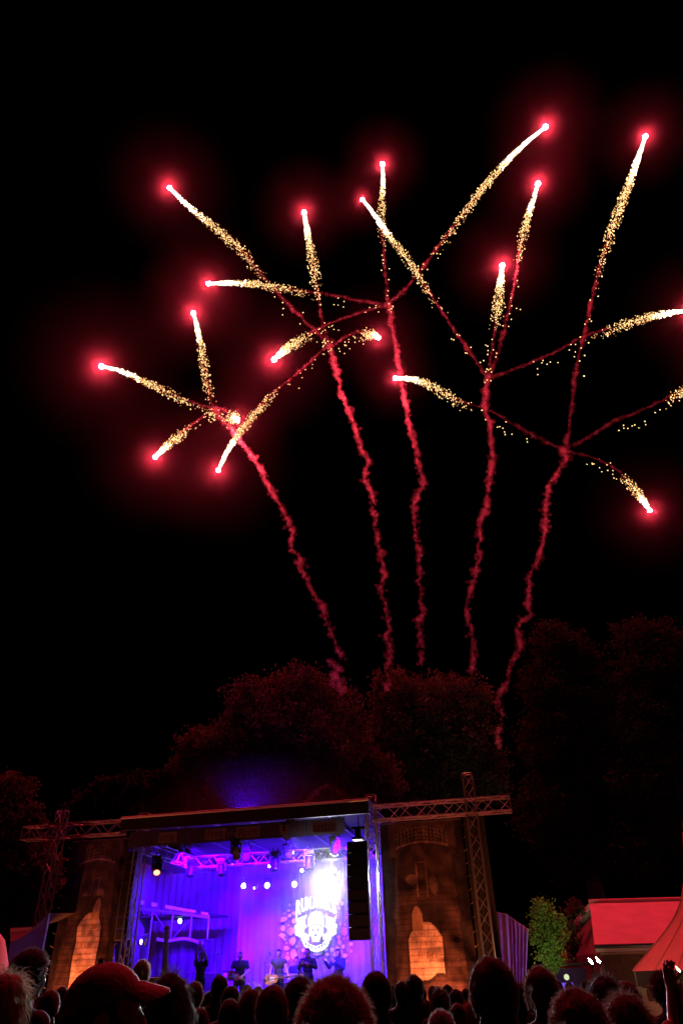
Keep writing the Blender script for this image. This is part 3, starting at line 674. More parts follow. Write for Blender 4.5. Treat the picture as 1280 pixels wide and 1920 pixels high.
a, b = ST(292, 1768, 5.0), ST(402, 1772, 5.0)
curtain('black_drape', 'black cloth under the scaffold platform at the rear left', a.x, b.x, 5.0, .96, a.z, MATS['stage_black'], 6, .04, 'drape')  # added dark sheet stands in for the shade under the awning
for x, y, w, wd, hh, lb in ((284, 1828, 2.2, .7, .62, 'black flight case by the left stage column'), (296, 1812, 3.0, .6, 1.0, 'tall black flight case behind the wooden post'), (357, 1824, 2.0, .8, .6, 'low black flight case under the raised-arms musician'), (398, 1810, 4.2, .5, 1.1, 'narrow black flight case left of the microphone stand'), (596, 1822, 4.0, .6, .7, 'black flight case right of the singer')):
    p = ST(x, y, w); t = stage_thing('flight_case', lb, 'case', p.x, w, .955)
    MB().box((0, 0, hh / 2 + .06), (wd, .5, hh)).build('shell', MATS['stage_black'], t); e = MB()
    for sx in (-1, 1):
        for sy in (-1, 1): e.tube((sx * wd / 2, sy * .25, .06), (sx * wd / 2, sy * .25, hh + .06), .016, n=6)
        e.tube((-wd / 2, sx * .25, hh + .06), (wd / 2, sx * .25, hh + .06), .016, n=6); e.tube((sx * wd / 2, -.25, hh + .06), (sx * wd / 2, .25, hh + .06), .016, n=6)
    e.build('edge_trim', MATS['aluminium'], t); c = MB()
    for sx in (-1, 1):
        for sy in (-1, 1): c.ico((sx * wd * .42, sy * .2, .03), .035, 1)
    c.build('castors', MATS['black_plastic'], t)
# wooden post with a brace
a = ST(313, 1742, 1.2); b = ST(306, 1842, 1.2)
t = stage_thing('wooden_post', 'tapering wooden post with a slanting brace at the left of the stage', 'post', b.x, 1.2, .95)
MB().path([(0, 0, 0), (.02, 0, (a.z - .95) * .5), (a.x - b.x, 0, a.z - .95)], [.14, .11, .07], 6).build('shaft', MATS['wood'], t)
MB().tube((-.5, 0, .15), (.0, 0, 1.15), .04).build('brace', MATS['wood'], t)
MB().ico((a.x - b.x, 0, a.z - .93), .09, 1).build('knob', MATS['wood'], t)

# ------------------------------------------------------------------ people
def default_pose(fem=False):
    sw = .175 if fem else .20
    return dict(pelvis=(0, 0, .96), chest=(0, -.01, 1.30), neck=(0, -.015, 1.49), head=(0, .015, 1.635),
      sh=[(sw, -.01, 1.405), (-sw, -.01, 1.405)], el=[(sw + .06, -.03, 1.14), (-sw - .06, -.03, 1.14)], wr=[(sw + .06, .05, .89), (-sw - .06, .05, .89)],
      hip=[(.095, 0, .93), (-.095, 0, .93)], kn=[(.11, .02, .51), (-.11, .02, .51)], an=[(.12, -.02, .09), (-.12, -.02, .09)], fem=fem, look=(0, 1, 0))
def hand_bits(mb, wr, el, open_=False):
    wr = Vector(wr); d = (wr - Vector(el)).normalized(); s = d.orthogonal().normalized()
    f = Vector((0, 1, 0)); s = d.cross(f).normalized() if abs(d.dot(f)) < .95 else d.cross(Vector((0, 0, 1))).normalized(); n = s.cross(d)
    palm = wr + d * .055
    for k in range(4):                   # knuckle row of the palm
        mb.capsule(wr + s * (k - 1.5) * .012, wr + d * .085 + s * (k - 1.5) * .021, .017, .014)
    for k, ln in enumerate((.068, .078, .073, .058)):
        q = wr + d * .088 + s * (k - 1.5) * (.023 if open_ else .0205); sp = s * (k - 1.5) * (.012 if open_ else .003)
        m = q + d * ln * .55 + sp - n * (.004 if open_ else .018); e = m + d * ln * (.5 if open_ else .35) + sp - n * (.006 if open_ else .03)
        mb.capsule(q, m, .0095, .0088); mb.capsule(m, e, .0088, .0075)
    q = wr + d * .03 - s * .03; m = q - s * .035 + d * .035 - n * .01; e = m + d * .035 - s * .006 - n * .008
    mb.capsule(q, m, .014, .0115); mb.capsule(m, e, .0115, .009)
def body_bits(P):
    mb = MB(); V = Vector; fem = P['fem']; pe, ch, nk, hd = map(V, (P['pelvis'], P['chest'], P['neck'], P['head']))
    mb.ico(pe + V((0, 0, .0)), (.165, .115, .14), 2); mb.ico((pe + ch) / 2, (.135 if fem else .148, .10, .17), 2)
    mb.ico(ch + V((0, .0, .02)), (.155 if fem else .172, .115, .165), 2)
    for i in (0, 1): mb.capsule(nk - V((0, 0, .035)), V(P['sh'][i]) * .9 + V(P['sh'][1 - i]) * .1, .060, .054)
    mb.capsule(nk - V((0, 0, .06)), hd - V((0, .015, .06)), .068 if not fem else .054, .060 if not fem else .048)
    mb.capsule(nk - V((0, 0, .03)), (V(P['sh'][0]) + nk) / 2 - V((0, 0, .02)), .05, .045); mb.capsule(nk - V((0, 0, .03)), (V(P['sh'][1]) + nk) / 2 - V((0, 0, .02)), .05, .045)
    lk = V(P['look']).normalized(); rt = lk.cross(V((0, 0, 1))).normalized(); up = rt.cross(lk)
    H = lambda x, y, z: hd + rt * x + lk * y + up * z
    hb = MB(); hb.ico((0, 0, 0), (.078, .098, .112), 3); hb.ico((0, .03, -.062), (.056, .062, .055), 2); hb.ico((0, .07, -.092), (.028, .024, .022), 2)
    hb.capsule((0, .094, .012), (0, .112, -.022), .010, .014)                           # nose
    hb.ico((-.012, .1, -.025), .010, 1); hb.ico((.012, .1, -.025), .010, 1)
    hb.capsule((-.020, .090, -.056), (.020, .090, -.056), .0085, .0085)                 # lips
    hb.capsule((-.045, .082, .030), (.045, .082, .030), .014, .014)                     # brow
    for sx in (-1, 1):
        hb.ico((sx * .080, -.005, -.012), (.012, .024, .034), 2); hb.ico((sx * .048, .062, -.02), (.022, .022, .02), 2)
    mb.add([H(*v) for v in hb.v], hb.f)
    for i in (0, 1):
        s, e, w = V(P['sh'][i]), V(P['el'][i]), V(P['wr'][i])
        k = .85 if fem else 1
        mb.capsule(s, e, .054 * k, .040 * k); mb.capsule(e, w, .041 * k, .027 * k); hand_bits(mb, w, e, P.get('open', False) and i in P.get('open_hands', (0, 1)))
        h, n, a = V(P['hip'][i]), V(P['kn'][i]), V(P['an'][i])
        mb.capsule(h, n, .088, .055); mb.capsule(n, a, .056, .036); mb.capsule(a + V((0, -.03, -.04)), a + V((0, .15, -.06)), .042, .032)
    return mb
def top_bits(P, sleeve=1.0, g=.018):
    mb = MB(); V = Vector; fem = P['fem']; pe, ch, nk = map(V, (P['pelvis'], P['chest'], P['neck']))
    mb.ico(pe + V((0, 0, .02)), (.172 + g, .118 + g, .13), 2); mb.ico((pe + ch) / 2, (.145 + g, .10 + g, .19), 2); mb.ico(ch + V((0, -.004, .012)), (.166 + g, .128 + g, .178), 2)
    for i in (0, 1): mb.capsule(nk - V((0, 0, .045)), V(P['sh'][i]) * .9 + V(P['sh'][1 - i]) * .1, .062 + g * .7, .055 + g * .8)
    mb.capsule(nk - V((0, 0, .09)), nk + V((0, -.006, .035 if sleeve > .5 else -.03)), .082, .078 if sleeve > .5 else .068)
    for i in (0, 1):
        mb.capsule(nk - V((0, 0, .06)), (V(P['sh'][i]) + nk) / 2 - V((0, 0, .03)), .055, .052)
        s, e, w = V(P['sh'][i]), V(P['el'][i]), V(P['wr'][i])
        if sleeve <= .5: mb.capsule(s, s.lerp(e, sleeve * 1.3), .056 + g, .048 + g)
        else: mb.capsule(s, e, .056 + g, .044 + g); mb.capsule(e, e.lerp(w, .93), .044 + g, .03 + g)
    return mb
def leg_bits(P, g=.014):
    mb = MB(); V = Vector; mb.ico(V(P['pelvis']) + V((0, 0, -.02)), (.168 + g, .116 + g, .125), 2)
    for i in (0, 1):
        h, n, a = V(P['hip'][i]), V(P['kn'][i]), V(P['an'][i])
        mb.capsule(h, n, .09 + g, .058 + g); mb.capsule(n, n.lerp(a, .95), .058 + g, .045 + g)
    return mb
def shoe_bits(P):
    mb = MB(); V = Vector
    for i in (0, 1):
        a = V(P['an'][i]); mb.capsule(a + V((0, -.035, -.035)), a + V((0, .16, -.05)), .055, .043); mb.capsule(a + V((0, -.01, -.03)), a + V((0, -.01, .03)), .05, .046)
    return mb
BODY = {}
for key, fem in (('man', False), ('woman', True)):
    P = default_pose(fem)
    BODY[key] = dict(P=P, body=remeshed('body', body_bits(P), .0095, MATS['skin'], 3), jacket=remeshed('jacket', top_bits(P), .018), shirt=remeshed('shirt', top_bits(P, .45), .018),
        trousers=remeshed('trousers', leg_bits(P), .02), shoes=remeshed('shoes', shoe_bits(P), .016))

HC = Vector((0, .015, 1.635))
def hair_mesh(style, mat, seed):
    rs = random.Random(seed); mb = MB()
    rx, ry, rz = .088, .108, .115; vol = 1.0; strands = 3400; ln = (.007, .018); down = .5
    zc = -.125; w = .001
    if style == 'curly': vol = 1.34; strands = 9000; ln = (.012, .035); down = .1; zc = -.13; w = .0009
    if style == 'bushy': vol = 1.16; strands = 4000; ln = (.01, .03); down = .35; zc = -.13
    if style == 'bald': vol = .985; strands = 350; ln = (.006, .012); zc = -.11
    if style in ('long', 'bob', 'tied'): vol = 1.07; strands = 2200; ln = (.03, .09); down = 2.0; zc = -.14
    if style == 'spiky': vol = 1.05; strands = 1400; ln = (.02, .05); down = -.6; w = .0025
    nu, nv = 40, 24; idx = {}; pts = []
    def P(a, b):
        d = Vector((math.sin(b) * math.sin(a), -math.sin(b) * math.cos(a), math.cos(b)))   # a = 0 at the back of the head
        k = vol * (1 + .05 * mnoise.noise(d * 3 + Vector((seed, 0, 0))) + (.08 if style in ('curly', 'bushy') else .03) * mnoise.noise(d * 9 + Vector((0, seed, 0))))
        return d, HC + Vector((d.x * rx * k, d.y * ry * k, d.z * rz * k))
    def face(d): return d.y > .46 - .25 * clamp(d.z * 1.2) and d.z < .40
    for j in range(nv + 1):
        for i in range(nu):
            a = 2 * PI * i / nu; b = j / nv * 2.25
            pts.append(P(a, b))
    ok = [not face(d) and (p.z > HC.z + zc - .02) for d, p in pts]
    f = []
    for j in range(nv):
        for i in range(nu):
            q = (j * nu + i, j * nu + (i + 1) % nu, (j + 1) * nu + (i + 1) % nu, (j + 1) * nu + i)
            if all(ok[k] for k in q): f.append(q)
    mb.add([p for d, p in pts], f)
    if style in ('long', 'bob'):
        L = .36 if style == 'long' else .13
        def fall(i, j):
            a = (i - .5) * 3.7
            d, p = P(a, 1.55); k = 1 + .06 * mnoise.noise(Vector((a * 4, j * 2, seed))) + (.10 if style == 'bob' else .16) * j * (1 - .3 * j)
            return (HC.x + (p.x - HC.x) * k, HC.y + (p.y - HC.y) * k - .01 * j, p.z + .01 - L * j - .01 * mnoise.noise(Vector((a * 9, 3, seed))))
        mb.grid(fall, 44, 8)
    if style == 'tied':
        mb.ico(HC + Vector((0, -.125, .045)), (.045, .05, .045), 2, .3, seed)
        mb.path([HC + Vector((0, -.13, .04)), HC + Vector((0, -.19, .0)), HC + Vector((.01, -.19, -.12)), HC + Vector((.01, -.16, -.22))], [.03, .035, .028, .008], 8)
    for k in range(strands):
        b = math.acos(1 - rs.random() * 1.6); a = rs.random() * 2 * PI; d, p = P(a, b)
        if face(d) or p.z < HC.z + zc: continue
        dr = (d + Vector((rs.uniform(-1, 1), rs.uniform(-1, 1), rs.uniform(-1, 1))) * .55 + Vector((0, -.1, -down * (.4 + abs(d.x)))) * (.6 if down > 0 else .5)).normalized()
        l = rs.uniform(*ln); sd = dr.cross(Vector((rs.uniform(-1, 1), rs.uniform(-1, 1), rs.uniform(-1, 1)))).normalized() * w
        p = p - d * .004
        m = p + dr * l * .55; e = p + (dr + d * .25 * rs.uniform(-1, 1) + Vector((0, 0, -.35 if down > 0 else .1))).normalized() * l
        mb.add([p - sd, p + sd, m + sd * .8, m - sd * .8, e], [(0, 1, 2, 3), (3, 2, 4)])
    if style in ('long', 'bob'):
        for k in range(900):
            a = rs.uniform(-1.8, 1.8); d, p = P(a, 1.5); q = p + Vector((d.x, d.y, 0)) * rs.uniform(.0, .016)
            pts2 = [q]; L = rs.uniform(.1, .3) if style == 'long' else rs.uniform(.05, .14)
            for s in range(3): pts2.append(pts2[-1] + Vector((rs.uniform(-.008, .008) + d.x * .012, rs.uniform(-.008, .008) + d.y * .01, -L / 3)))
            sd = Vector((-d.y, d.x, 0)).normalized() * .0011
            for s in range(3): mb.add([pts2[s] - sd, pts2[s] + sd, pts2[s+1] + sd * .7, pts2[s+1] - sd * .7], [(0, 1, 2, 3)])
    return mb.mesh('hair', mat, True)
HAIRS = {}
def hair(style, colour, seed=1):
    k = (style, colour, seed)
    if k not in HAIRS: HAIRS[k] = hair_mesh(style, MATS['hair_' + colour], seed)
    return HAIRS[k]
def cap_parts(parent, mat, tilt=.20):
    first = len(bpy.data.objects); sh = MB()
    n, m = 32, 10
    def P(i, j):
        a = 2 * PI * i / n; b = j / m * 1.42; d = Vector((math.sin(b) * math.sin(a), -math.sin(b) * math.cos(a), math.cos(b)))
        seam = 1 - .012 * (1 if i % 5 == 0 else 0) * (j > 0)
        return HC + Vector((d.x * .098, d.y * .116 , d.z * .128 + .004)) * 1.0 * seam if False else HC + Vector((d.x * .098 * seam, d.y * .116 * seam, d.z * .116 * seam + .012))
    v = [P(i, j) for j in range(m + 1) for i in range(n)]
    f = [(j*n+i, j*n+(i+1) % n, (j+1)*n+(i+1) % n, (j+1)*n+i) for j in range(m) for i in range(n)]
    sh.add(v, f); sh.build('cap_crown', mat, parent, True)
    br = MB(); nb = 14
    top = []; bot = []
    for k in range(nb + 1):
        a = (k / nb - .5) * 2.3
        for r in (0, .5, 1):
            ex = r * .072 * math.cos(a * .72) ** .6
            p = HC + Vector((math.sin(a) * (.094 + .0 * r), math.cos(a) * .112 + ex, .058 - .034 * r - .02 * abs(math.sin(a)) * r))
            top.append(p + Vector((0, 0, .003))); bot.append(p - Vector((0, 0, .003)))
    N3 = 3 * (nb + 1); f = []
    for k in range(nb):
        for r in range(2):
            q = (k*3+r, k*3+r+1, (k+1)*3+r+1, (k+1)*3+r); f += [q, tuple(N3 + i for i in reversed(q))]
        q = (k*3+2, (k+1)*3+2); f.append((q[0], N3 + q[0], N3 + q[1], q[1]))
    br.add(top + bot, f); br.build('cap_brim', mat, parent, True)
    MB().ico(HC + Vector((0, 0, .133)), .009, 1).build('cap_button', mat, parent)
    MB().path([HC + Vector((.088, -.07, .03)), HC + Vector((0, -.117, .03)), HC + Vector((-.088, -.07, .03))], .006, 6).build('cap_strap', mat, parent)
    M = Matrix.Translation(HC) @ Matrix.Rotation(tilt, 4, 'X') @ Matrix.Translation(-HC)      # the head is thrown back a little
    for o in parent.children:
        if o.name.startswith('cap_'): o.matrix_local = M

MESH_COPY = {}
def with_mat(me, mat):
    k = (me.name, mat.name)
    if k not in MESH_COPY:
        c = me.copy(); c.materials.clear(); c.materials.append(mat); MESH_COPY[k] = c
    return MESH_COPY[k]
def crowd_person(px_, py_, wpx, label, sex='man', style='short', hc='dark', top='black', seed=1, rz=0.0, group=None, cap=None, hw=.182):
    s = 1.0
    for _ in range(4):
        t = F * hw * s / wpx; p = at_t(px_, py_, t); s = p.z / (1.765 if not cap else 1.775)
    B = BODY[sex]
    o = put('person', B['body']); o.location = (p.x, p.y, 0); o.scale = (s, s, s); o.rotation_euler = (0, 0, rz)
    tag(o, label, 'person', group or 'crowd watching the concert')
    put('jacket', with_mat(B['jacket'], MATS['fabric_' + top]), o); put('trousers', with_mat(B['trousers'], MATS['fabric_navy']), o); put('shoes', with_mat(B['shoes'], MATS['fabric_black']), o)
    if cap: cap_parts(o, cap); put('hair', hair('bald', hc, seed), o)
    else: put('hair', hair(style, hc, seed), o)
    return o, s
W_ = {'short': .182, 'curly': .27, 'bushy': .215, 'bald': .168, 'long': .205, 'bob': .205, 'tied': .19, 'spiky': .20}
CROWD = [
 (14, 1822, 86, 'long-haired person with one bright blond strand at the frame edge below the orange tent', 'woman', 'long', 'blond', 'black', 1, -.3),
 (59, 1781, 68, 'tall person with round dark hair before the grey tent', 'man', 'bushy', 'dark', 'black', 2, -.6),
 (97, 1852, 40, 'short person with reddish hair between the long-haired one and the capped man', 'woman', 'short', 'auburn', 'black', 3, .1),
 (119, 1847, 25, 'small figure with pale-edged head right in front of the left castle banner', 'man', 'short', 'brown', 'grey', 4, .2),
 (268, 1804, 34, 'fair frizzy-haired person half hidden behind the capped man', 'woman', 'curly', 'blond', 'grey', 5, .2),
 (322, 1822, 74, 'person with smooth dark helmet of hair beside the cap brim', 'woman', 'bob', 'black', 'black', 6, .1),
 (366, 1842, 34, 'person with blurred reddish hair behind the dark helmet-haired one', 'woman', 'bushy', 'auburn', 'maroon', 7, .3),
 (376, 1886, 38, 'low head with red-lit crop of hair at the bottom edge below the drum kit', 'man', 'short', 'brown', 'black', 8, .1),
 (413, 1825, 32, 'person with narrow tall head in front of the guitar amplifier', 'man', 'short', 'dark', 'black', 9, .0),
 (434, 1845, 36, 'dark head standing just below the narrow tall head', 'man', 'short', 'black', 'black', 10, .2),
 (432, 1869, 42, 'person with short hair and pale outline in the row before the guitarist', 'man', 'short', 'brown', 'grey', 11, -.1),
 (464, 1844, 17, 'tiny dark head below the guitarist legs', 'man', 'short', 'black', 'black', 12, 0),
 (472, 1853, 48, 'person with soft reddish brown hair below the two microphones', 'woman', 'bob', 'auburn', 'black', 13, .2),
 (511, 1841, 62, 'person with red-topped head and white rim in front of the bass player', 'man', 'short', 'auburn', 'black', 14, .1),
 (560, 1834, 66, 'person with black rounded hair in front of the singer', 'man', 'bushy', 'black', 'black', 15, -.1),
 (627, 1851, 158, 'very near person with a big head of frizzy curls at the bottom middle', 'woman', 'curly', 'chestnut', 'black', 16, .1),
 (660, 1839, 34, 'red-lit head half hidden behind the egg-shaped head', 'man', 'bald', 'auburn', 'black', 17, .2),
 (703, 1815, 58, 'person with smooth egg-shaped head below the hanging loudspeakers', 'man', 'short', 'dark', 'black', 18, 0),
 (752, 1837, 28, 'left one of a pair of close heads before the right castle banner', 'man', 'short', 'dark', 'black', 19, .2),
 (775, 1829, 34, 'right and taller one of a pair of close heads before the right castle banner', 'man', 'bushy', 'black', 'black', 20, -.1),
 (800, 1872, 26, 'small red-lit head low under the pair of close heads', 'woman', 'short', 'auburn', 'maroon', 21, .1),
 (823, 1852, 30, 'person with pointed tuft of hair in front of the glowing arch', 'woman', 'tied', 'black', 'black', 22, .1),
 (853, 1852, 28, 'small head beside the bright foot of the right castle banner', 'man', 'short', 'dark', 'grey', 23, .2),
 (825, 1895, 52, 'person with fair parted hair at the bottom edge below the castle banner', 'woman', 'bushy', 'grey', 'black', 24, 0),
 (857, 1878, 30, 'red-lit head left of the blond woman', 'woman', 'short', 'auburn', 'red', 25, .1),
 (880, 1878, 30, 'blond woman half hidden by the big dark head on the right', 'woman', 'long', 'blond', 'red', 26, .2),
 (917, 1785, 88, 'big near man with upright dark hair under the right truss tower', 'man', 'short', 'brown', 'black', 27, .1),
 (966, 1839, 32, 'narrow dark head in the gap right of the big near man', 'man', 'short', 'black', 'black', 28, 0),
 (1010, 1815, 62, 'person with swept-up hair and a bright rim in front of the green tree', 'man', 'bushy', 'auburn', 'black', 29, .4),
 (1078, 1857, 104, 'near person with broad red-lit hair at the bottom right', 'woman', 'bushy', 'auburn', 'black', 30, .3),
 (1130, 1827, 62, 'person with dark hair in front of the house wall', 'woman', 'bob', 'black', 'black', 31, .3),
 (1170, 1862, 74, 'person with reddish bob and pale blond side lock before the bunting', 'woman', 'bob', 'auburn', 'black', 32, .5),
 (1240, 1822, 46, 'person with dark spiky hair in front of the pagoda tent', 'man', 'spiky', 'black', 'black', 33, .3),
 (1268, 1868, 34, 'small red-haired head by the frame edge below the torch', 'woman', 'bushy', 'auburn', 'maroon', 34, .3),
]
for (x, y, w, lb, sex, style, hc, top, sd, rz) in CROWD:
    o, s = crowd_person(x, y, w, lb, sex, style, hc, top, sd, rz, hw=W_[style])
crowd_person(199, 1794, 138, 'very near man in a red baseball cap, turned sideways to the stage', 'man', 'bald', 'brown', 'black', 40, -1.25, cap=MATS['cap_red'], hw=.212)
rnd = random.Random(11)
ORD = 'first second third fourth fifth sixth seventh eighth ninth tenth eleventh twelfth thirteenth fourteenth fifteenth sixteenth seventeenth eighteenth nineteenth twentieth twenty-first twenty-second twenty-third twenty-fourth twenty-fifth'.split()
FAR_ = [(x + rnd.uniform(-5, 5), rnd.uniform(1846, 1858)) for x in (88, 108, 345, 352, 388, 400, 448, 482, 498, 540, 590, 690, 735, 742, 764, 790, 812, 838, 866, 955, 978, 1045, 1062, 1092, 1100)]
for i, (x, y) in enumerate(FAR_):
    y += -(x - 640) * .0256
    crowd_person(x, y, rnd.uniform(17, 21), 'small distant dark head, ' + ORD[i] + ' from the left in the far row below the stage', rnd.choice(['man', 'woman']), rnd.choice(['short', 'short', 'bushy', 'bob']), rnd.choice(['dark', 'brown', 'black']), 'black', 50 + i % 3, rnd.uniform(-.3, .3), 'far rows of the crowd')

def performer(label, u, w, z, P, rz, topm, trm, hairm, style='short', sleeve=.45, hc='dark', scale=1.0):
    o = put('person', remeshed('body', body_bits(P), .010, MATS['skin'], 3)); o.location = SP(u, w, z); o.rotation_euler = (0, 0, -ANG + rz); o.scale = (scale,) * 3
    tag(o, label, 'person', 'musicians on the stage')
    put('shirt', remeshed('shirt', top_bits(P, sleeve), .018, MATS[topm]), o); put('trousers', remeshed('trousers', leg_bits(P), .02, MATS[trm]), o); put('shoes', remeshed('shoes', shoe_bits(P), .016, MATS['fabric_black']), o)
    h = put('hair', hair(style, hc, 60 + len(bpy.data.objects) % 5), o); d = Vector(P['head']) - HC; h.location = d
    lk = Vector(P['look']).normalized(); rt = lk.cross(Vector((0, 0, 1))).normalized(); up = rt.cross(lk)
    for sx in (-1, 1): MB().ico(Vector(P['head']) + rt * sx * .032 + lk * .088 + up * .012, .0105, 1).build('eye', MATS['fabric_white'], o)
    return o
DECK = .955
def spot(x, y, w): q = ST(x, y, w); return q.x, w
def guitar(label, cat, p, rz, tilt, mat, neck=.66, s=1.0):
    t = stage_thing(cat.replace(' ', '_'), label, cat, p[0], p[1], p[2], None, rz)
    R = Matrix.Rotation(tilt, 3, 'Y')
    out = []
    for k in range(28):
        a = 2 * PI * k / 28; x = -.23 * math.cos(a); r = .165 + .03 * math.cos(a) - .05 * math.exp(-((x - .03) / .08) ** 2)
        out.append((x * s, r * math.sin(a) * s * (1.0)))
    mp = lambda v: R @ v
    MB().prism(out, -.022, .022, mp).build('body', mat, t)
    MB().box(R @ Vector((.2 + neck / 2, -.015, 0)), (neck, .022, .05), R).build('neck', MATS['wood'], t)
    MB().prism([(.2 + neck, -.03), (.2 + neck + .16, -.055), (.2 + neck + .18, .02), (.2 + neck + .05, .04)], -.024, -.006, mp).build('headstock', MATS['wood'], t)
    MB().prism([(-.08, -.06), (.12, -.05), (.12, .05), (-.05, .07)], -.028, -.023, mp).build('pickguard', MATS['drum_skin'], t)
    st_ = MB()
    for k in range(4): st_.box(R @ Vector((.28, -.03, -.015 + k * .01)), (neck + .5, .003, .002), R)
    tag(st_.build('strings', MATS['chrome'], t), kind='stuff')
# bass player (faces the crowd: turned by half a turn)
P = default_pose(); P['el'] = [(.27, -.03, 1.16), (-.27, .0, 1.14)]; P['wr'] = [(.30, .16, .95), (-.42, .22, .98)]
u, w = spot(523, 1778, 3.0)
P['el'] = [(.29, .02, 1.15), (-.28, -.01, 1.15)]; P['wr'] = [(.40, .20, 1.0), (-.30, .17, .90)]
# after the half turn local +x points to the photograph's left
P['el'] = [(.27, -.02, 1.15), (-.29, .02, 1.15)]; P['wr'] = [(.28, .16, .92), (-.40, .19, .98)]
performer('bass player in a sleeveless dark vest holding a low-slung bass guitar', u, w, DECK, P, PI, 'fabric_grey', 'fabric_black', None, sleeve=.12, hc='brown')
guitar('sunburst bass guitar hung low on the bass player in the vest', 'bass guitar', SP_ if False else (u - .16, w - .22, DECK + .92), 0, -.10, MATS['sunburst'], .72, 1.0)
# guitarist, head bowed
P = default_pose(); P['head'] = (.03, .07, 1.60); P['chest'] = (0, .02, 1.29); P['neck'] = (.01, .03, 1.47); P['look'] = (.2, .85, -.5)
P['el'] = [(.31, .02, 1.19), (-.28, .04, 1.17)]; P['wr'] = [(.34, .24, 1.06), (-.10, .24, 1.04)]
P['kn'] = [(.15, .05, .52), (-.12, -.02, .52)]; P['an'] = [(.20, .04, .09), (-.16, -.10, .09)]
u, w = spot(452, 1787, 3.0)
performer('guitarist in black bending his head over a guitar beside the amplifier', u, w, DECK, P, PI + .35, 'fabric_black', 'fabric_black', None, sleeve=.45, hc='black')
guitar('dark guitar played by the guitarist beside the amplifier', 'electric guitar', (u - .12, w - .26, DECK + 1.04), .25, .30, MATS['wood_red'], .58, .9)
# singer with a microphone stand
P = default_pose(); P['el'] = [(.28, .06, 1.2), (-.28, .08, 1.2)]; P['wr'] = [(.16, .24, 1.3), (-.10, .26, 1.28)]; P['head'] = (.0, .03, 1.635)
u, w = spot(577, 1783, 3.0); USING = (u, w)
performer('singer in a long dark coat at a microphone stand under the emblem', u, w, DECK, P, PI + .1, 'fabric_black', 'fabric_black', None, sleeve=1, hc='auburn')
# musician with both arms raised
P = default_pose(); P['el'] = [(.16, .1, 1.72), (-.22, .08, 1.66)]; P['wr'] = [(.05, .1, 1.96), (-.02, .1, 1.92)]; P['open'] = True
u, w = spot(379, 1783, 2.6)
performer('musician stretching both arms up at the left of the stage', u, w, DECK - .03, P, PI - .2, 'fabric_grey', 'fabric_black', None, sleeve=.3, hc='brown')
# drummer seated behind the kit
P = default_pose(); dz = -.40
for k in ('pelvis', 'chest', 'neck', 'head'): P[k] = (P[k][0], P[k][1], P[k][2] + dz)
P['sh'] = [(a, b, c + dz) for a, b, c in P['sh']]; P['el'] = [(.28, .06, .78), (-.28, .06, .80)]; P['wr'] = [(.20, .30, .82), (-.22, .28, .92)]
P['hip'] = [(.1, .02, .53), (-.1, .02, .53)]; P['kn'] = [(.2, .42, .52), (-.2, .42, .52)]; P['an'] = [(.2, .42, .10), (-.2, .42, .10)]
u, w = spot(556, 1790, 5.2); UD = u
performer('drummer seated behind the drum kit under the emblem', u, w, DECK + .25, P, PI, 'fabric_navy', 'fabric_black', None, sleeve=.3, hc='brown')
# fiddler right of the singer, in shadow
P = default_pose(); P['el'] = [(.3, .1, 1.22), (-.26, .12, 1.18)]; P['wr'] = [(.34, .34, 1.4), (-.05, .3, 1.36)]
u, w = spot(634, 1795, 4.2)
performer('dark musician half lost in the light right of the singer', u, w, DECK, P, PI - .3, 'fabric_navy', 'fabric_black', None, sleeve=1, hc='black')

# the raised arm at the right of the crowd: a spectator reaching up
P = default_pose(); P['el'] = [(.30, .06, 1.50), (-.26, -.03, 1.14)]; P['wr'] = [(.36, .12, 1.72), (-.26, .05, .89)]; P['open'] = False
q = at_t(1185, 1880, 4.6)
o = put('person', remeshed('body', body_bits(P), .0095, MATS['skin'], 3)); o.location = (q.x - .02, q.y, 0); o.rotation_euler = (0, 0, .0); s = .93; o.scale = (s, s, s)
tag(o, 'spectator raising a bare arm with a half closed hand before the tent', 'person', 'crowd watching the concert')
put('shirt', remeshed('shirt', top_bits(P, .4), .018, MATS['fabric_maroon']), o); put('trousers', with_mat(BODY['man']['trousers'], MATS['fabric_navy']), o); put('shoes', with_mat(BODY['man']['shoes'], MATS['fabric_black']), o); put('hair', hair('short', 'auburn', 3), o)

# ------------------------------------------------------------------ back line
def mic_stand(label, u, w, h, boom=None, z=DECK):
    t = stage_thing('microphone_stand', label, 'microphone stand', u, w, z)
    MB().tube((0, 0, .02), (0, 0, h), .012).build('pole', MATS['dark_metal'], t)
    b = MB()
    for k in range(3): b.tube((0, 0, .12), (.24 * math.cos(k * 2.09), .24 * math.sin(k * 2.09), .01), .01)
    b.build('tripod', MATS['dark_metal'], t); e = Vector((0, 0, h))
    if boom: e = Vector((boom[0], boom[1], h + boom[2])); MB().tube((-boom[0] * .3, -boom[1] * .3, h - boom[2] * .3), e, .009).build('boom', MATS['chrome'], t)
    m = MB(); d = Vector((0, -.3, .2)).normalized(); m.tube(e, e - d * .12, .014, .02); m.ico(e - d * .14, .028, 2); m.build('microphone', MATS['chrome'], t)
u, w = USING
mic_stand('microphone stand with a slanting boom before the singer in the coat', u - .16, w - .55, 1.25, (.28, 0.05, -.25))
p = ST(523, 1778, 2.4); mic_stand('microphone stand with boom reaching in from beside the bass player', p.x - .45, 2.4, 1.4, (.15, -.05, .25))
for x, y, lb in ((472, 1832, 'left one of two short microphone stands on the empty stage middle'), (495, 1834, 'right one of two short microphone stands on the empty stage middle')):
    p = ST(x, y, 1.4); mic_stand(lb, p.x, 1.4, p.z - DECK)
p = ST(409, 1775, 3.4); mic_stand('tall microphone stand left of the guitar amplifier', p.x, 3.4, 1.75)
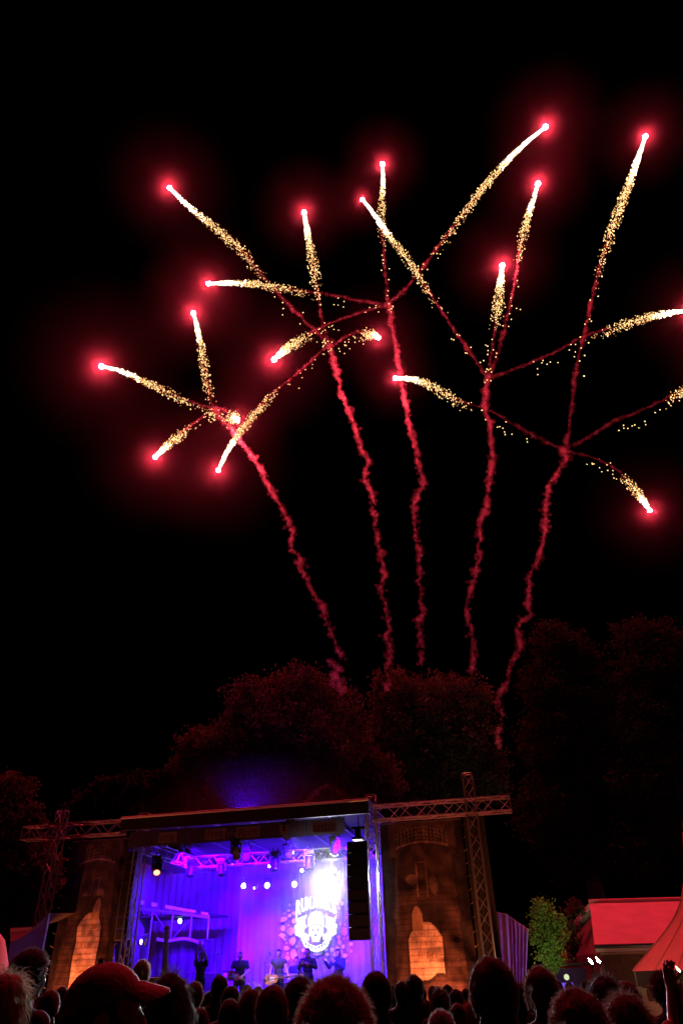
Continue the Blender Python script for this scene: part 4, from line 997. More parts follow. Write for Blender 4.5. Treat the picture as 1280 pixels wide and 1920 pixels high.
def amp(label, x, y, w, wd, hh, head=True):
    p = ST(x, y, w); t = stage_thing('guitar_amplifier', label, 'amplifier', p.x, w, DECK)
    MB().box((0, 0, hh / 2 + .02), (wd, .36, hh)).build('cabinet', MATS['black_plastic'], t)
    MB().box((0, -.185, hh / 2 + .02), (wd * .9, .014, hh * .88)).build('speaker_cloth', MATS['amp_cloth'], t)
    if head:
        MB().box((0, 0, hh + .15), (wd * .92, .26, .24)).build('amplifier_head', MATS['black_plastic'], t)
        MB().box((0, -.135, hh + .14), (wd * .8, .01, .13)).build('control_panel', MATS['amp_face'], t)
        kn = MB()
        for k in range(6): kn.tube((-wd * .3 + k * wd * .12, -.14, hh + .14), (-wd * .3 + k * wd * .12, -.16, hh + .14), .014, n=8)
        tag(kn.build('knobs', MATS['chrome'], t), kind='stuff')
amp('guitar amplifier stack with a pale head beside the bowed guitarist', 436, 1830, 4.4, .72, .95)
amp('wide amplifier cabinet with bright panel at the right of the stage', 622, 1825, 4.6, 1.0, .55)
p = ST(640, 1828, 4.3); t = stage_thing('flight_case', 'pale flight case beside the wide amplifier', 'case', p.x, 4.3, DECK)
MB().box((0, 0, .3), (.34, .4, .58)).build('shell', MATS['amp_face'], t); b = MB()
for x in (-.17, .17):
    for y in (-.2, .2): b.tube((x, y, .02), (x, y, .59), .014)
b.build('edge_trim', MATS['aluminium'], t)
def drum_kit(label, u, w, z, s=1.0):
    t = stage_thing('drum_kit', label, 'drum kit', u, w, z); t.scale = (s, s, s)
    def drum(name, c, r, d, axis):
        m = MB(); m.lathe([(r * .98, -d/2), (r, -d/2), (r, d/2), (r * .98, d/2)], c, 20, axis); sh = m.build(name, MATS['drum_shell'], t)
        for sgn in (-1, 1):
            q = Vector(c) + (Vector((0, sgn * (d/2 + .004), 0)) if axis == 'Y' else Vector((0, 0, sgn * (d/2 + .004))))
            MB().lathe([(0, -.003), (r * .97, -.003), (r * .97, .003), (0, .003)], q, 20, axis).build('drum_skin', MATS['drum_skin'], sh)
            MB().lathe([(r * .975, -.014), (r * 1.03, -.014), (r * 1.03, .014), (r * .975, .014)], q, 20, axis).build('hoop', MATS['chrome'], sh)
    drum('bass_drum', (0, 0, .29), .28, .42, 'Y'); drum('tom', (-.2, -.02, .74), .15, .22, 'Z'); drum('tom', (.2, -.02, .74), .16, .22, 'Z'); drum('floor_tom', (.58, .3, .42), .2, .38, 'Z'); drum('snare_drum', (-.45, .4, .6), .18, .14, 'Z')
    for x, y, zz, r in ((-.6, .1, 1.12, .22), (.62, .05, 1.2, .25), (-.78, .45, .85, .18)):
        MB().lathe([(.0, .03), (.04, .025), (r, 0), (r, -.002), (.04, .02), (0, .025)], (x, y, zz), 22).build('cymbal', MATS['brass'], t)
        b = MB(); b.tube((x, y, zz), (x, y, .05), .011)
        for k in range(3): b.tube((x, y, .2), (x + .2 * math.cos(k * 2.1), y + .2 * math.sin(k * 2.1), .01), .009)
        b.build('cymbal_stand', MATS['chrome'], t)
p = ST(331, 1815, 3.6); drum_kit('drum kit behind the wooden post at the left of the stage', p.x, 3.6, DECK, 1.0)
drum_kit('drum kit on a riser in front of the emblem', UD - .1, 4.5, DECK + .25)
t = stage_thing('drum_riser', 'low black riser carrying the rear drum kit', 'riser', UD, 4.9, DECK); MB().box((0, 0, .115), (2.4, 1.9, .23)).build('top', MATS['stage_black'], t); MB().box((0, -.96, .115), (2.4, .02, .2)).build('front_panel', MATS['banner_dark'], t)
for u, lb in ((-2.2, 'floor monitor wedge in front of the raised-arms musician'), (-.2, 'floor monitor wedge at the stage middle edge'), (1.3, 'floor monitor wedge before the singer'), (2.9, 'floor monitor wedge near the right stage column')):
    t = stage_thing('monitor_wedge', lb, 'monitor speaker', u, .6, DECK)
    MB().add([(-.28, -.2, 0), (.28, -.2, 0), (.28, .2, 0), (-.28, .2, 0), (-.28, -.2, .12), (.28, -.2, .12), (.28, -.0, .34), (-.28, -.0, .34), (-.28, .2, .3), (.28, .2, .3)], [(3,2,1,0),(0,1,5,4),(4,5,6,7),(7,6,9,8),(8,9,2,3),(1,2,9,6,5),(0,4,7,8,3)]).build('cabinet', MATS['black_plastic'], t)
    MB().add([(-.25, .19, .29), (.25, .19, .29), (.25, .01, .345), (-.25, .01, .345)], [(0, 1, 2, 3)]).build('grille', MATS['grille'], t)

# small gear cabinet with glowing lamp by the left column
p = ST(262, 1795, .9); t = stage_thing('equipment_rack', 'black equipment rack with a warm indicator lamp by the left stage column', 'rack', p.x, .9, DECK)
MB().box((0, 0, .62), (.42, .5, 1.22)).build('case', MATS['black_plastic'], t)
for k in range(5): MB().box((0, -.256, .2 + k * .21), (.36, .012, .17)).build('rack_unit', MATS['dark_metal'], t)
q = ST(266, 1766, .9); MB().tube((q.x - p.x, -.02, 1.2), (q.x - p.x, -.02, q.z - DECK), .012).build('lamp_stem', MATS['dark_metal'], t)
MB().ico((q.x - p.x, -.04, q.z - DECK), (.035, .035, .07), 2).build('indicator_lamp', em('warm_lens', (1, .85, .55), 9, False), t)
MB().box((q.x - p.x + .14, 0, q.z - DECK), (.06, .02, .24), Matrix.Rotation(.2, 3, 'Y')).build('note_sheet', MATS['cream_cloth'], t)

# ------------------------------------------------------------------ tarps beside the stage
def tarp(label, pts, w, mat, folds=5, amp=.08):
    q = [ST(x, y, w) for x, y in pts]; t = stage_thing('tarpaulin', label, 'tarpaulin', q[0].x, w, 0)
    def fn(i, j):
        a = q[0].lerp(q[1], i); b = q[3].lerp(q[2], i); p = b.lerp(a, j)
        return (p.x - q[0].x, amp * math.sin(i * folds * 6.28 + j * 1.2) * (1.1 - .6 * j) + .05 * mnoise.noise(Vector((i * 4, j * 4, folds))), p.z)
    MB().grid(fn, 60, 16).build('sheet', mat, t, True)
    MB().tube(fn(0, 1), fn(1, 1), .02).build('rail', MATS['aluminium'], t)
tarp('reddish hanging tarpaulin right of the right truss tower', [(916, 1708), (952, 1716), (958, 1850), (925, 1850)], 1.5, MATS['tarp'], 3, .06)
tarp('purple-lit pleated tarpaulin at the far right side of the stage', [(953, 1718), (990, 1744), (985, 1850), (958, 1850)], 2.4, MATS['tarp'], 5, .09)
tarp('brown backdrop cloth between the left castle banner and the stage column', [(214, 1745), (246, 1748), (246, 1850), (218, 1850)], .6, MATS['tent_grey'], 2, .04)
pz = ST(985, 1790, 1.6); flood('purple flood lamp behind the right tarpaulins', 8.9, .5, 0, (8.4, 2.4, 3.0), (.35, .08, 1), 260, 80)  # added lamp, stands in for purple spill from the stage
# left: grey tent roof and orange-lit canvas
t = empty('grey_tent', 'grey tent with a sloping roof behind the left truss tower', 'tent', at(60, 1800, 21).xy.to_3d())
Lp = t.location
def W3(x, y, Y): return at(x, y, Y) - Lp
a, b, c, d = W3(20, 1768, 20), W3(92, 1712, 22.5), W3(150, 1712, 26), W3(20, 1740, 26)
mb = MB(); mb.grid(lambda i, j: tuple(a.lerp(b, i).lerp(d.lerp(c, i), j) + Vector((0, 0, -.12 * math.sin(PI * i)))), 14, 6); mb.build('roof', MATS['tent_grey'], t, True)
mb = MB(); mb.grid(lambda i, j: tuple(Vector((*a.lerp(b, i).xy, (a.lerp(b, i).z - .12 * math.sin(PI * i)) * j)) + Vector((0, .04 * math.sin(i * 22), 0))), 30, 4); mb.build('front_sheet', MATS['tent_grey'], t, True)
MB().tube((b.x, b.y, 0), b, .04).build('pole', MATS['aluminium'], t)
q = at(6, 1742, 16.5); t = empty('canvas_tent', 'narrow canvas tent glowing orange at the left frame edge', 'tent', (q.x, q.y, 0))
z = q.z
mb = MB(); mb.lathe([(.95, 0), (.78, .5 * z), (.55, .72 * z), (.32, .93 * z), (.16, .985 * z), (.0, z)], (-.25, 0, 0), 18); mb.build('canvas', MATS['tent_red'], t, True)
MB().tube((-.25, 0, 0), (-.25, 0, z + .03), .03).build('pole', MATS['wood'], t)
pr = MB()
for k in range(6):
    an = k * PI / 3; pr.tube((-.25 + 1.25 * math.cos(an), 1.25 * math.sin(an), 0), (-.25 + .52 * math.cos(an), .52 * math.sin(an), .74 * z), .008, n=5)
pr.build('guy_ropes', MATS['cream_cloth'], t)
lt = empty('flood_lamp', 'orange flood lamp on the grass lighting the narrow canvas tent', 'flood lamp', (q.x + .9, q.y - 2.0, 0), 0, 'flood lamps on the ground')
MB().box((0, 0, .2), (.3, .12, .22)).build('housing', MATS['black_plastic'], lt); MB().box((0, .064, .2), (.26, .006, .18)).build('lens', em('flood_lens', ORANGE, 4, False), lt); MB().box((0, 0, .045), (.3, .2, .08)).build('stand', MATS['dark_metal'], lt)
lamp('flood_light', 'SPOT', (q.x + .9, q.y - 1.9, .25), (1, .16, .08), 110, aim=(q.x - .3, q.y, 2.2), size=.1, spot=80, blend=.7)

# ------------------------------------------------------------------ house and pagoda tent on the right
def xz(x, y, Y): return at(x, y, Y)
HY = 31.0
e0 = xz(1121, 1772, HY); r0 = xz(1104, 1692, HY + 3.6)
t = empty('house', 'dark house with a wide red-lit roof at the right edge', 'house', (e0.x, HY, 0)); ez, rz_ = e0.z, r0.z; HW = 16
roofm = pm('roof_tiles', (.60, .44, .40), .85, 0, .12, 1.2, .35, 9)
N = roofm.node_tree.nodes; L = roofm.node_tree.links
wv = N.new('ShaderNodeTexBrick'); wv.inputs['Scale'].default_value = 3.2; wv.inputs['Mortar Size'].default_value = .03; wv.inputs['Row Height'].default_value = .5; wv.inputs['Brick Width'].default_value = .35
bp = N.new('ShaderNodeBump'); bp.inputs['Strength'].default_value = .5; bp.inputs['Distance'].default_value = .03
tc = [n for n in N if n.type == 'TEX_COORD'][0]; mpn = N.new('ShaderNodeMapping'); mpn.inputs['Rotation'].default_value = (math.radians(35), 0, 0)
L.new(tc.outputs['Object'], mpn.inputs[0]); L.new(mpn.outputs[0], wv.inputs['Vector']); L.new(wv.outputs['Fac'], bp.inputs['Height']); L.new(bp.outputs['Normal'], N['Principled BSDF'].inputs['Normal'])
rx0 = -.25; rr0 = r0.x - e0.x
mb = MB(); th = .22
prof = [(-.35, ez - .02), (3.6, rz_), (7.55, ez - .02)]
vv = []
for x, xr in ((rx0, rr0), (HW, HW)):
    vv += [(xr if k == 1 else x, y, z) for k, (y, z) in enumerate(prof)] + [(xr if k == 1 else x, y, z - th) for k, (y, z) in enumerate(prof)]
mb.add(vv, [(0,1,7,6),(1,2,8,7),(3,9,10,4),(4,10,11,5),(0,6,9,3),(2,5,11,8),(0,3,4,1),(1,4,5,2),(6,7,10,9),(7,8,11,10)]); mb.build('roof', roofm, t)
MB().tube((rr0, 3.6, rz_ + .02), (HW, 3.6, rz_ + .02), .10).build('ridge', roofm, t)
mb = MB(); gz = lambda y: ez - .3 + (rz_ - ez) * (1 - abs(y - 4.5) / 4.85)
mb.add([(0, 0, 0), (HW, 0, 0), (HW, 7.2, 0), (0, 7.2, 0), (0, 0, ez - .25), (HW, 0, ez - .25), (HW, 7.2, ez - .25), (0, 7.2, ez - .25), (rr0 + .2, 3.6, rz_ - .3), (HW, 3.6, rz_ - .3)], [(0,1,5,4),(2,3,7,6),(1,2,6,9,5)]); mb.build('wall', MATS['wall_plaster'], t)
mb = MB(); mb.add([(0, 0, 0), (0, 7.2, 0), (0, 7.2, ez - .25), (rr0 + .2, 3.6, rz_ - .3), (0, 0, ez - .25)], [(0, 4, 3, 2, 1)]); mb.build('gable_wall', MATS['timber_dark'], t)  # shade of the unlit gable side is put into its dark colour
MB().box((HW / 2, -.04, ez - .9), (HW, .06, 1.1)).build('upper_boarding', MATS['timber_dark'], t)
for k in range(4):
    f = MB().box((2 + k * 3.6, -.03, 1.55), (1.1, .05, 1.2)).build('window', MATS['timber_dark'], t)
    MB().box((2 + k * 3.6, -.06, 1.55), (.9, .012, 1.0)).build('pane', LENS_OFF, f)
MB().tube((rx0 - .02, -.42, ez - .06), (HW, -.42, ez - .06), .07).build('gutter', MATS['dark_metal'], t)

TY = 25.0
pk = xz(1292, 1592, TY); cl = xz(1172, 1822, TY + 1.8)
half = (pk.x - cl.x) * .80; t = empty('pagoda_tent', 'large pagoda tent with a swooping red-lit roof at the right edge', 'tent', (pk.x, TY, 0), .42)
ze = cl.z; Hp = pk.z + .5
mb = MB(); n = 12
half = (pk.x - cl.x) / (math.cos(.42) + math.sin(.42))
for sidek in range(4):
    an = sidek * PI / 2; R = Matrix.Rotation(an, 3, 'Z')
    def fn(i, j):
        hgt = ze + (Hp - ze) * (.55 * j + .45 * j ** 7.0); k = (1 - j) * half + .05
        sag = -.10 * math.sin(PI * i) * (1 - j) * j * 2
        v = R @ Vector(((i * 2 - 1) * k, -k, hgt + sag)); return tuple(v)
    MB().grid(fn, 14, 18).build('roof_panel', MATS['tent_red'], t, True)
    def vf(i, j): v = R @ Vector(((i * 2 - 1) * (half + .04), -(half + .05) + .015 * math.sin(i * 60), ze - .32 * (1 - j) - .06 * abs(math.sin(i * 8 * PI)) * (1 - j))); return tuple(v)
    MB().grid(vf, 48, 2).build('valance', MATS['tent_grey'], t, True)
    for i_ in (0.0, .25, .5, .75):
        MB().path([Vector(fn(i_, k / 18)) + Vector((0, 0, .012)) for k in range(19)], .022 if i_ == 0 else .012, 6).build('seam', MATS['tent_red'], t)
    c = R @ Vector((-half, -half, 0)); MB().tube(c, c + Vector((0, 0, ze)), .05).build('pole', MATS['aluminium'], t)
MB().tube((0, 0, Hp - .2), (0, 0, Hp + .35), .05, .02).build('finial', MATS['aluminium'], t)
MB().box((0, half * .3, 1.0), (half * 1.8, .08, 2.0)).build('back_panel', MATS['timber_dark'], t)

# bunting of cream pennants
t0 = at(1188, 1846, 10.0); t = empty('bunting', 'string of cream pennants hanging before the dark house wall', 'bunting', (t0.x, t0.y, 0))
for a, b, c in (((1182, 1854), (1194, 1850), (1188, 1875)), ((1194, 1849), (1202, 1849), (1199, 1868)), ((1198, 1849), (1213, 1854), (1204, 1868)), ((1258, 1832), (1274, 1838), (1270, 1846))):
    q = [at(*p, 10.0) - t.location for p in (a, b, c)]; MB().add(q + [v + Vector((0, .012, 0)) for v in q], [(0, 1, 2), (5, 4, 3), (0, 3, 4, 1), (1, 4, 5, 2), (2, 5, 3, 0)]).build('pennant', MATS['cream_cloth'], t)
MB().path([at(x, y, 10.01) - t.location for x, y in ((1160, 1842), (1182, 1853), (1198, 1848), (1214, 1853), (1240, 1840), (1280, 1838))], .006, 5).build('string', MATS['dark_metal'], t)
for x in (1160, 1280):
    q = at(x, 1838, 10.01) - t.location; MB().tube((q.x, q.y, 0), q, .02).build('pole', MATS['wood'], t)
lamp('flood_light', 'SPOT', (t0.x + .6, t0.y - 2.2, .4), (1, .85, .5), 26, aim=(t0.x, t0.y + .5, 1.7), size=.06, spot=60, blend=.8)
lt = empty('flood_lamp', 'small warm lamp on the grass before the bunting', 'flood lamp', (t0.x + .6, t0.y - 2.3, 0), 0, 'flood lamps on the ground')
MB().box((0, 0, .4), (.2, .1, .15)).build('housing', MATS['black_plastic'], lt); MB().box((0, .054, .4), (.16, .006, .11)).build('lens', em('flood_lens', (1, .85, .5), 4, False), lt); MB().tube((0, 0, 0), (0, 0, .35), .02).build('stand', MATS['dark_metal'], lt)

lt = empty('flood_lamp', 'warm flood lamp on the grass before the house wall', 'flood lamp', (e0.x + 3.2, HY - 3.2, 0), 0, 'flood lamps on the ground')
MB().box((0, 0, .2), (.3, .12, .22)).build('housing', MATS['black_plastic'], lt); MB().box((0, .064, .2), (.26, .006, .18)).build('lens', em('flood_lens', (1, .5, .3), 3, False), lt); MB().box((0, 0, .045), (.3, .2, .08)).build('stand', MATS['dark_metal'], lt)
lamp('flood_light', 'SPOT', (e0.x + 3.2, HY - 3.1, .25), (1, .42, .28), 150, aim=(e0.x + 2.6, HY, 2.4), size=.1, spot=120, blend=1)  # added fill light, brightens the dark house wall
# torches
flame_m = em('flame', (1, .72, .34), 420, True); flame_near = em('small_flame', (1, .72, .34), 14, True)
def torch(label, x, y, Y, hue=None):
    q = at(x, y, Y); t = empty('garden_torch', label, 'torch', (q.x, q.y, 0), 0, 'burning torches'); s = Y / 28
    MB().path([(0, 0, 0), (.0, 0, q.z - .14 * s)], [.022 * s, .02 * s], 8).build('pole', MATS['wood'], t)
    MB().lathe([(.02 * s, -.16 * s), (.05 * s, -.05 * s), (.055 * s, -.04 * s), (.03 * s, -.045 * s)], (0, 0, q.z), 12).build('bowl', MATS['dark_metal'], t)
    f = MB(); f.lathe([(.0, -.05 * s), (.035 * s, -.02 * s), (.042 * s, .02 * s), (.028 * s, .07 * s), (.0, .14 * s)], (0, 0, q.z), 12)
    f.v = [(v[0] - (v[2] - q.z) * .55, v[1], v[2]) for v in f.v]; f.build('flame', flame_m if Y > 15 else flame_near, t)
torch('burning torch left of the house, tallest of the torches', 1108, 1805, 22); torch('burning torch at the corner of the house wall', 1122, 1803, 24)
torch('burning torch at the right frame edge under the pagoda tent', 1272, 1820, 11); torch('low burning torch near the bottom right corner', 1246, 1884, 6.5)

# a small lit stall in the distance
q = at(1062, 1840, 32); t = empty('sales_stall', 'small stall with a purple-lit counter far behind the crowd', 'stall', (q.x, q.y, 0))
MB().box((0, 0, .55), (1.9, .8, 1.1)).build('counter', MATS['fabric_grey'], t); MB().box((0, .6, 1.3), (1.9, .05, 1.5)).build('back_wall', MATS['tarp'], t); MB().box((0, .1, 2.15), (2.1, 1.5, .06)).build('roof', MATS['fabric_grey'], t)
for x in (-.95, .95): MB().tube((x, -.45, 0), (x, -.45, 2.15), .03).build('pole', MATS['aluminium'], t)
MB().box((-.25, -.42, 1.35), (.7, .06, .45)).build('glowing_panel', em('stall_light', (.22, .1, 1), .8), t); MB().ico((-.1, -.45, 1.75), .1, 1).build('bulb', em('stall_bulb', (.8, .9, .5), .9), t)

# ------------------------------------------------------------------ trees
def tree(label, base, H, lobes, leafm, n, ls, seed, group='trees behind the stage'):
    rs = random.Random(seed); base = Vector(base); t = empty('leafy_tree', label, 'tree', base, 0, group)
    tr = MB(); top = Vector((rs.uniform(-.3, .3), rs.uniform(-.3, .3), H * .55))
    tr.path([(0, 0, -.1), (.05 * H * rs.uniform(-.4, .4), 0, H * .25), top], [H * .028, H * .02, H * .011], 10)
    for c, r in lobes:
        c = Vector(c); s = Vector((0, 0, H * .3)).lerp(top, rs.random()); tr.path([s, s.lerp(c, .5) + Vector((0, 0, .04 * H)), c], [H * .010, H * .006, H * .002], 6)
    tr.build('trunk', MATS['bark'], t, True)
    cr = MB(); vs = []; fs = []; tot = sum(r[0] * r[1] * r[2] for c, r in lobes) ** 1
    for c, r in lobes:
        c = Vector(c); k = int(n * (r[0] * r[1] * r[2]) ** .8 / sum((q[0] * q[1] * q[2]) ** .8 for _, q in lobes))
        ncl = max(6, k // 26)
        for _ in range(ncl):                                   # leaf clumps near the lobe's surface
            d = Vector((rs.gauss(0, 1), rs.gauss(0, 1), rs.gauss(0, 1))).normalized(); rad = rs.uniform(.55, 1.05) * (1 + .22 * mnoise.noise(d * 2.3 + c))
            cc = c + Vector((d.x * r[0], d.y * r[1], d.z * r[2])) * rad; cs = rs.uniform(.10, .22) * (r[0] + r[1] + r[2]) / 3 + .15
            for _ in range(26):
                p = cc + Vector((rs.gauss(0, 1), rs.gauss(0, 1), rs.gauss(0, .7))) * cs * .6
                nrm = (d * .7 + Vector((rs.gauss(0, 1), rs.gauss(0, 1), rs.gauss(0, 1)))).normalized(); x = nrm.orthogonal().normalized(); y = nrm.cross(x); a = rs.random() * 6.28
                x, y = x * math.cos(a) + y * math.sin(a), y * math.cos(a) - x * math.sin(a); s = ls * rs.uniform(.6, 1.3)
                o = len(vs); vs += [tuple(p - x * s), tuple(p + y * s * .5), tuple(p + x * s), tuple(p - y * s * .5)]; fs.append((o, o+1, o+2, o+3))
    cr.add(vs, fs); cr.build('crown', MATS[leafm], t)
    return t
def px_tree(label, Y, blobs, leafm, n, ls, seed, depth=.8):
    """blobs: (x, y, radius) in the photograph; the crown stands at distance Y."""
    cs = [(at(x, y, Y + dy), r * (at(x + 1, y, Y) - at(x, y, Y)).length) for x, y, r, dy in blobs]
    bx = sum(c.x for c, r in cs) / len(cs); by = sum(c.y for c, r in cs) / len(cs); base = Vector((bx, by, 0)); H = max(c.z + r for c, r in cs)
    return tree(label, base, H, [(c - base, (r, r * depth, r * .95)) for c, r in cs], leafm, n, ls, seed)
px_tree('broad bushy tree glowing dull red above the middle of the stage', 40, [(560,1300,55,0),(470,1320,50,0),(620,1340,60,1),(520,1380,70,-1),(440,1400,60,0),(370,1410,45,0),(590,1420,80,-1),(650,1420,60,1),(500,1460,70,0),(400,1480,60,1),(345,1450,40,1),(600,1490,60,1),(700,1460,60,2)], 'leaf_dark', 60000, .11, 1)
px_tree('tall dim tree right of the bushy one, behind the smoke trails', 46, [(740,1300,50,0),(800,1320,60,0),(870,1310,50,0),(760,1380,70,0),(850,1390,75,0),(810,1460,80,0),(720,1440,50,1),(900,1450,60,0)], 'leaf_dark', 34000, .13, 2)
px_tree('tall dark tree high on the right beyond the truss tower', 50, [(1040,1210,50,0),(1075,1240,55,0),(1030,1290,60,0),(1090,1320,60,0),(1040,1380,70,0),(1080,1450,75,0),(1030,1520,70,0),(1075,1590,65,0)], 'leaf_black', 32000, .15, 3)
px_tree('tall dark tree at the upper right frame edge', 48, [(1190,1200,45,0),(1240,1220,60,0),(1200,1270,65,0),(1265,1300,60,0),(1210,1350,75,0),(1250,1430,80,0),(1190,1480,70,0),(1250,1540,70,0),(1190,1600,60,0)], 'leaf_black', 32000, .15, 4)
px_tree('dark tree at the left frame edge above the grey tent', 34, [(10,1490,45,0),(45,1530,35,0),(5,1570,60,0),(50,1600,40,0),(20,1650,60,0),(70,1650,45,0),(30,1710,45,0)], 'leaf_dark', 14000, .12, 5)
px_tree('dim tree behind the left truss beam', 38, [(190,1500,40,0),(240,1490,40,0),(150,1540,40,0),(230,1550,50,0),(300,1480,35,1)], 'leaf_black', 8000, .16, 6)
px_tree('small rounded treetop showing faint green just above the roof beam', 31, [(612,1502,26,0),(600,1520,26,0),(630,1520,24,0)], 'leaf_mid', 2500, .12, 7)
px_tree('young tree lit fresh green between the tarpaulin and the house', 30, [(1020,1715,24,0),(1012,1700,14,0),(1040,1730,18,0),(1010,1748,22,0),(1035,1760,22,0),(1055,1758,14,1),(1022,1785,20,0),(1040,1800,18,0)], 'leaf_fresh', 5400, .048, 8)
px_tree('dark bush tree left of the house with a few lit leaves', 34, [(1070,1700,16,0),(1084,1712,12,0),(1078,1780,20,1),(1068,1745,16,1)], 'leaf_dark', 1100, .09, 9)
# flood lamp under the green tree
q = at(1010, 1835, 26); lt = empty('flood_lamp', 'white flood lamp on the grass under the green tree', 'flood lamp', (q.x, q.y, 0), 0, 'flood lamps on the ground')
MB().box((0, 0, .25), (.3, .12, .2)).build('housing', MATS['black_plastic'], lt); MB().box((0, .064, .25), (.26, .006, .16)).build('lens', em('flood_lens', (1, .95, .7), 4, False), lt); MB().box((0, 0, .07), (.3, .2, .13)).build('stand', MATS['dark_metal'], lt)
lamp('flood_light', 'SPOT', (q.x, q.y + .1, .3), (.95, 1, .55), 900, aim=(at(1022, 1730, 30)), size=.1, spot=50, blend=.9)

# ------------------------------------------------------------------ fireworks
def catmull(pts, n):
    pts = [Vector(p) for p in pts]; P = [pts[0] * 2 - pts[1]] + pts + [pts[-1] * 2 - pts[-2]]; out = []
    m = len(pts) - 1
    for k in range(n + 1):
        s = k / n * m; i = min(int(s), m - 1); u = s - i; a, b, c, d = P[i:i+4]
        out.append(.5 * ((2 * b) + (c - a) * u + (2 * a - 5 * b + 4 * c - d) * u * u + (-a + 3 * b - 3 * c + d) * u ** 3))
    return out
star_m = em('star_fire', (1, .032, .066), STAR_L)
spark_ms = [em('spark_white', (1, .86, .62), 9, False), em('spark_gold', (1, .60, .24), 2.6, False), em('spark_dim', (1, .42, .13), 1.1, False)]
def smoke_mat(name, fac):
    m = bpy.data.materials.new(name); m.use_nodes = True; N = m.node_tree.nodes; L = m.node_tree.links
    N.remove(N['Principled BSDF']); d = N.new('ShaderNodeBsdfDiffuse'); d.inputs['Color'].default_value = (.6, .58, .58, 1); tl = N.new('ShaderNodeBsdfTranslucent'); tl.inputs['Color'].default_value = (.6, .58, .58, 1)
    m1 = N.new('ShaderNodeMixShader'); m1.inputs[0].default_value = .5; L.new(d.outputs[0], m1.inputs[1]); L.new(tl.outputs[0], m1.inputs[2])
    tr = N.new('ShaderNodeBsdfTransparent'); m2 = N.new('ShaderNodeMixShader')
    tc = N.new('ShaderNodeTexCoord'); n = N.new('ShaderNodeTexNoise'); n.inputs['Scale'].default_value = 1.6; n.inputs['Detail'].default_value = 4; L.new(tc.outputs['Object'], n.inputs['Vector'])
    mr = N.new('ShaderNodeMapRange'); mr.inputs['From Min'].default_value = .35; mr.inputs['From Max'].default_value = .7; mr.inputs['To Min'].default_value = fac * .25; mr.inputs['To Max'].default_value = fac * 1.7; L.new(n.outputs['Fac'], mr.inputs['Value'])
    L.new(mr.outputs[0], m2.inputs[0]); L.new(tr.outputs[0], m2.inputs[1]); L.new(m1.outputs[0], m2.inputs[2]); L.new(m2.outputs[0], N['Material Output'].inputs['Surface'])
    return m
SM_TRUNK = smoke_mat('rocket_smoke', .038); SM_STAR = smoke_mat('star_smoke', .022)
HALO_R = 10.0
ball = MB().ico((0, 0, 0), HALO_R, 3).mesh('smoke_halo', volume_mat('smoke_glow', .0006, (1, 1, 1), HALO_R, 1.3))  # smoke balls added around the stars to give their red glow
ball2 = MB().ico((0, 0, 0), 4.6, 3).mesh('inner_smoke', volume_mat('dense_smoke_glow', .0080, (1, 1, 1), 4.6, 3.4))
OCT = ([(1,0,0),(-1,0,0),(0,1,0),(0,-1,0),(0,0,1),(0,0,-1)], [(0,2,4),(2,1,4),(1,3,4),(3,0,4),(2,0,5),(1,2,5),(3,1,5),(0,3,5)])
PXM = lambda p: (p - EYE).dot(CAMROT @ Vector((0, 0, -1))) / F            # metres per photograph pixel there

def smoke_line(mb, pts, r0, r1, step, rs, jit=.35, fade=0.0):
    L = sum((pts[i+1] - pts[i]).length for i in range(len(pts) - 1)); done = 0; nxt = 0
    for i in range(len(pts) - 1):
        a, b = pts[i], pts[i+1]; l = (b - a).length
        while nxt < done + l:
            s = nxt / L; p = a.lerp(b, (nxt - done) / l); q = mnoise.noise(Vector((nxt * .55, r0 * 31, 4))) + .6 * mnoise.noise(Vector((nxt * 1.7, r0 * 17, 8))); r = (r0 + (r1 - r0) * s) * rs.uniform(.55, 1.2) * (1 + .55 * q)
            j = Vector((rs.gauss(0, 1), rs.gauss(0, 1), rs.gauss(0, 1))) * r * jit
            if rs.random() > fade * s * (1 - q): mb.ico(p + j, r, 1, .45, rs.random() * 50)
            nxt += step * rs.uniform(.6, 1.4)
        done += l
def rocket_trail(label, pix, Y, seed, tail=None):
    rs = random.Random(seed); pts = [at(x, y, Y + (37.5 - Y) * (i / (len(pix) - 1)) ** 1.3) for i, (x, y) in enumerate(pix)]      # from behind the stage up to the burst
    base = pts[-1]; t = empty('rocket_smoke_trail', label, 'smoke trail', base, 0, 'smoke trails of the rising shells')
    c = catmull([p - base for p in pts], len(pts) * 5); m = PXM(pts[0])
    wig = [p + Vector((mnoise.noise(Vector((i * .35, seed, 0))), mnoise.noise(Vector((i * .35, seed, 7))), 0)) * m * 5 for i, p in enumerate(c)]
    mb = MB(); smoke_line(mb, wig, 2.5 * m, 3.1 * PXM(base), .46 * m, rs, 1.0, .5)
    for k in range(16): mb.ico(c[0] + Vector((rs.gauss(0, 1), rs.gauss(0, 1), rs.gauss(0, 1))) * m * 4.5, m * rs.uniform(2.5, 5), 1, .4, k)
    tag(mb.build('smoke_column', SM_TRUNK, t, True), kind='stuff')
    if tail:
        mb = MB(); smoke_line(mb, [at(x, y, 38) - base for x, y in tail], 3 * PXM(base), 5 * PXM(base), .6 * PXM(base), rs, 1.1); tag(mb.build('smoke_wisp', SM_TRUNK, t, True), kind='stuff')
YF = 60
rocket_trail('smoke trail leaning left up to the leftmost shell burst', [(400,768),(419,789),(446,820),(467,849),(485,874),(497,897),(511,926),(530,957),(549,1000),(545,1018),(560,1048),(573,1087),(593,1120),(610,1156),(623,1199),(642,1233)], YF, 1, [(614, 1238), (634, 1252), (628, 1272), (640, 1296)])
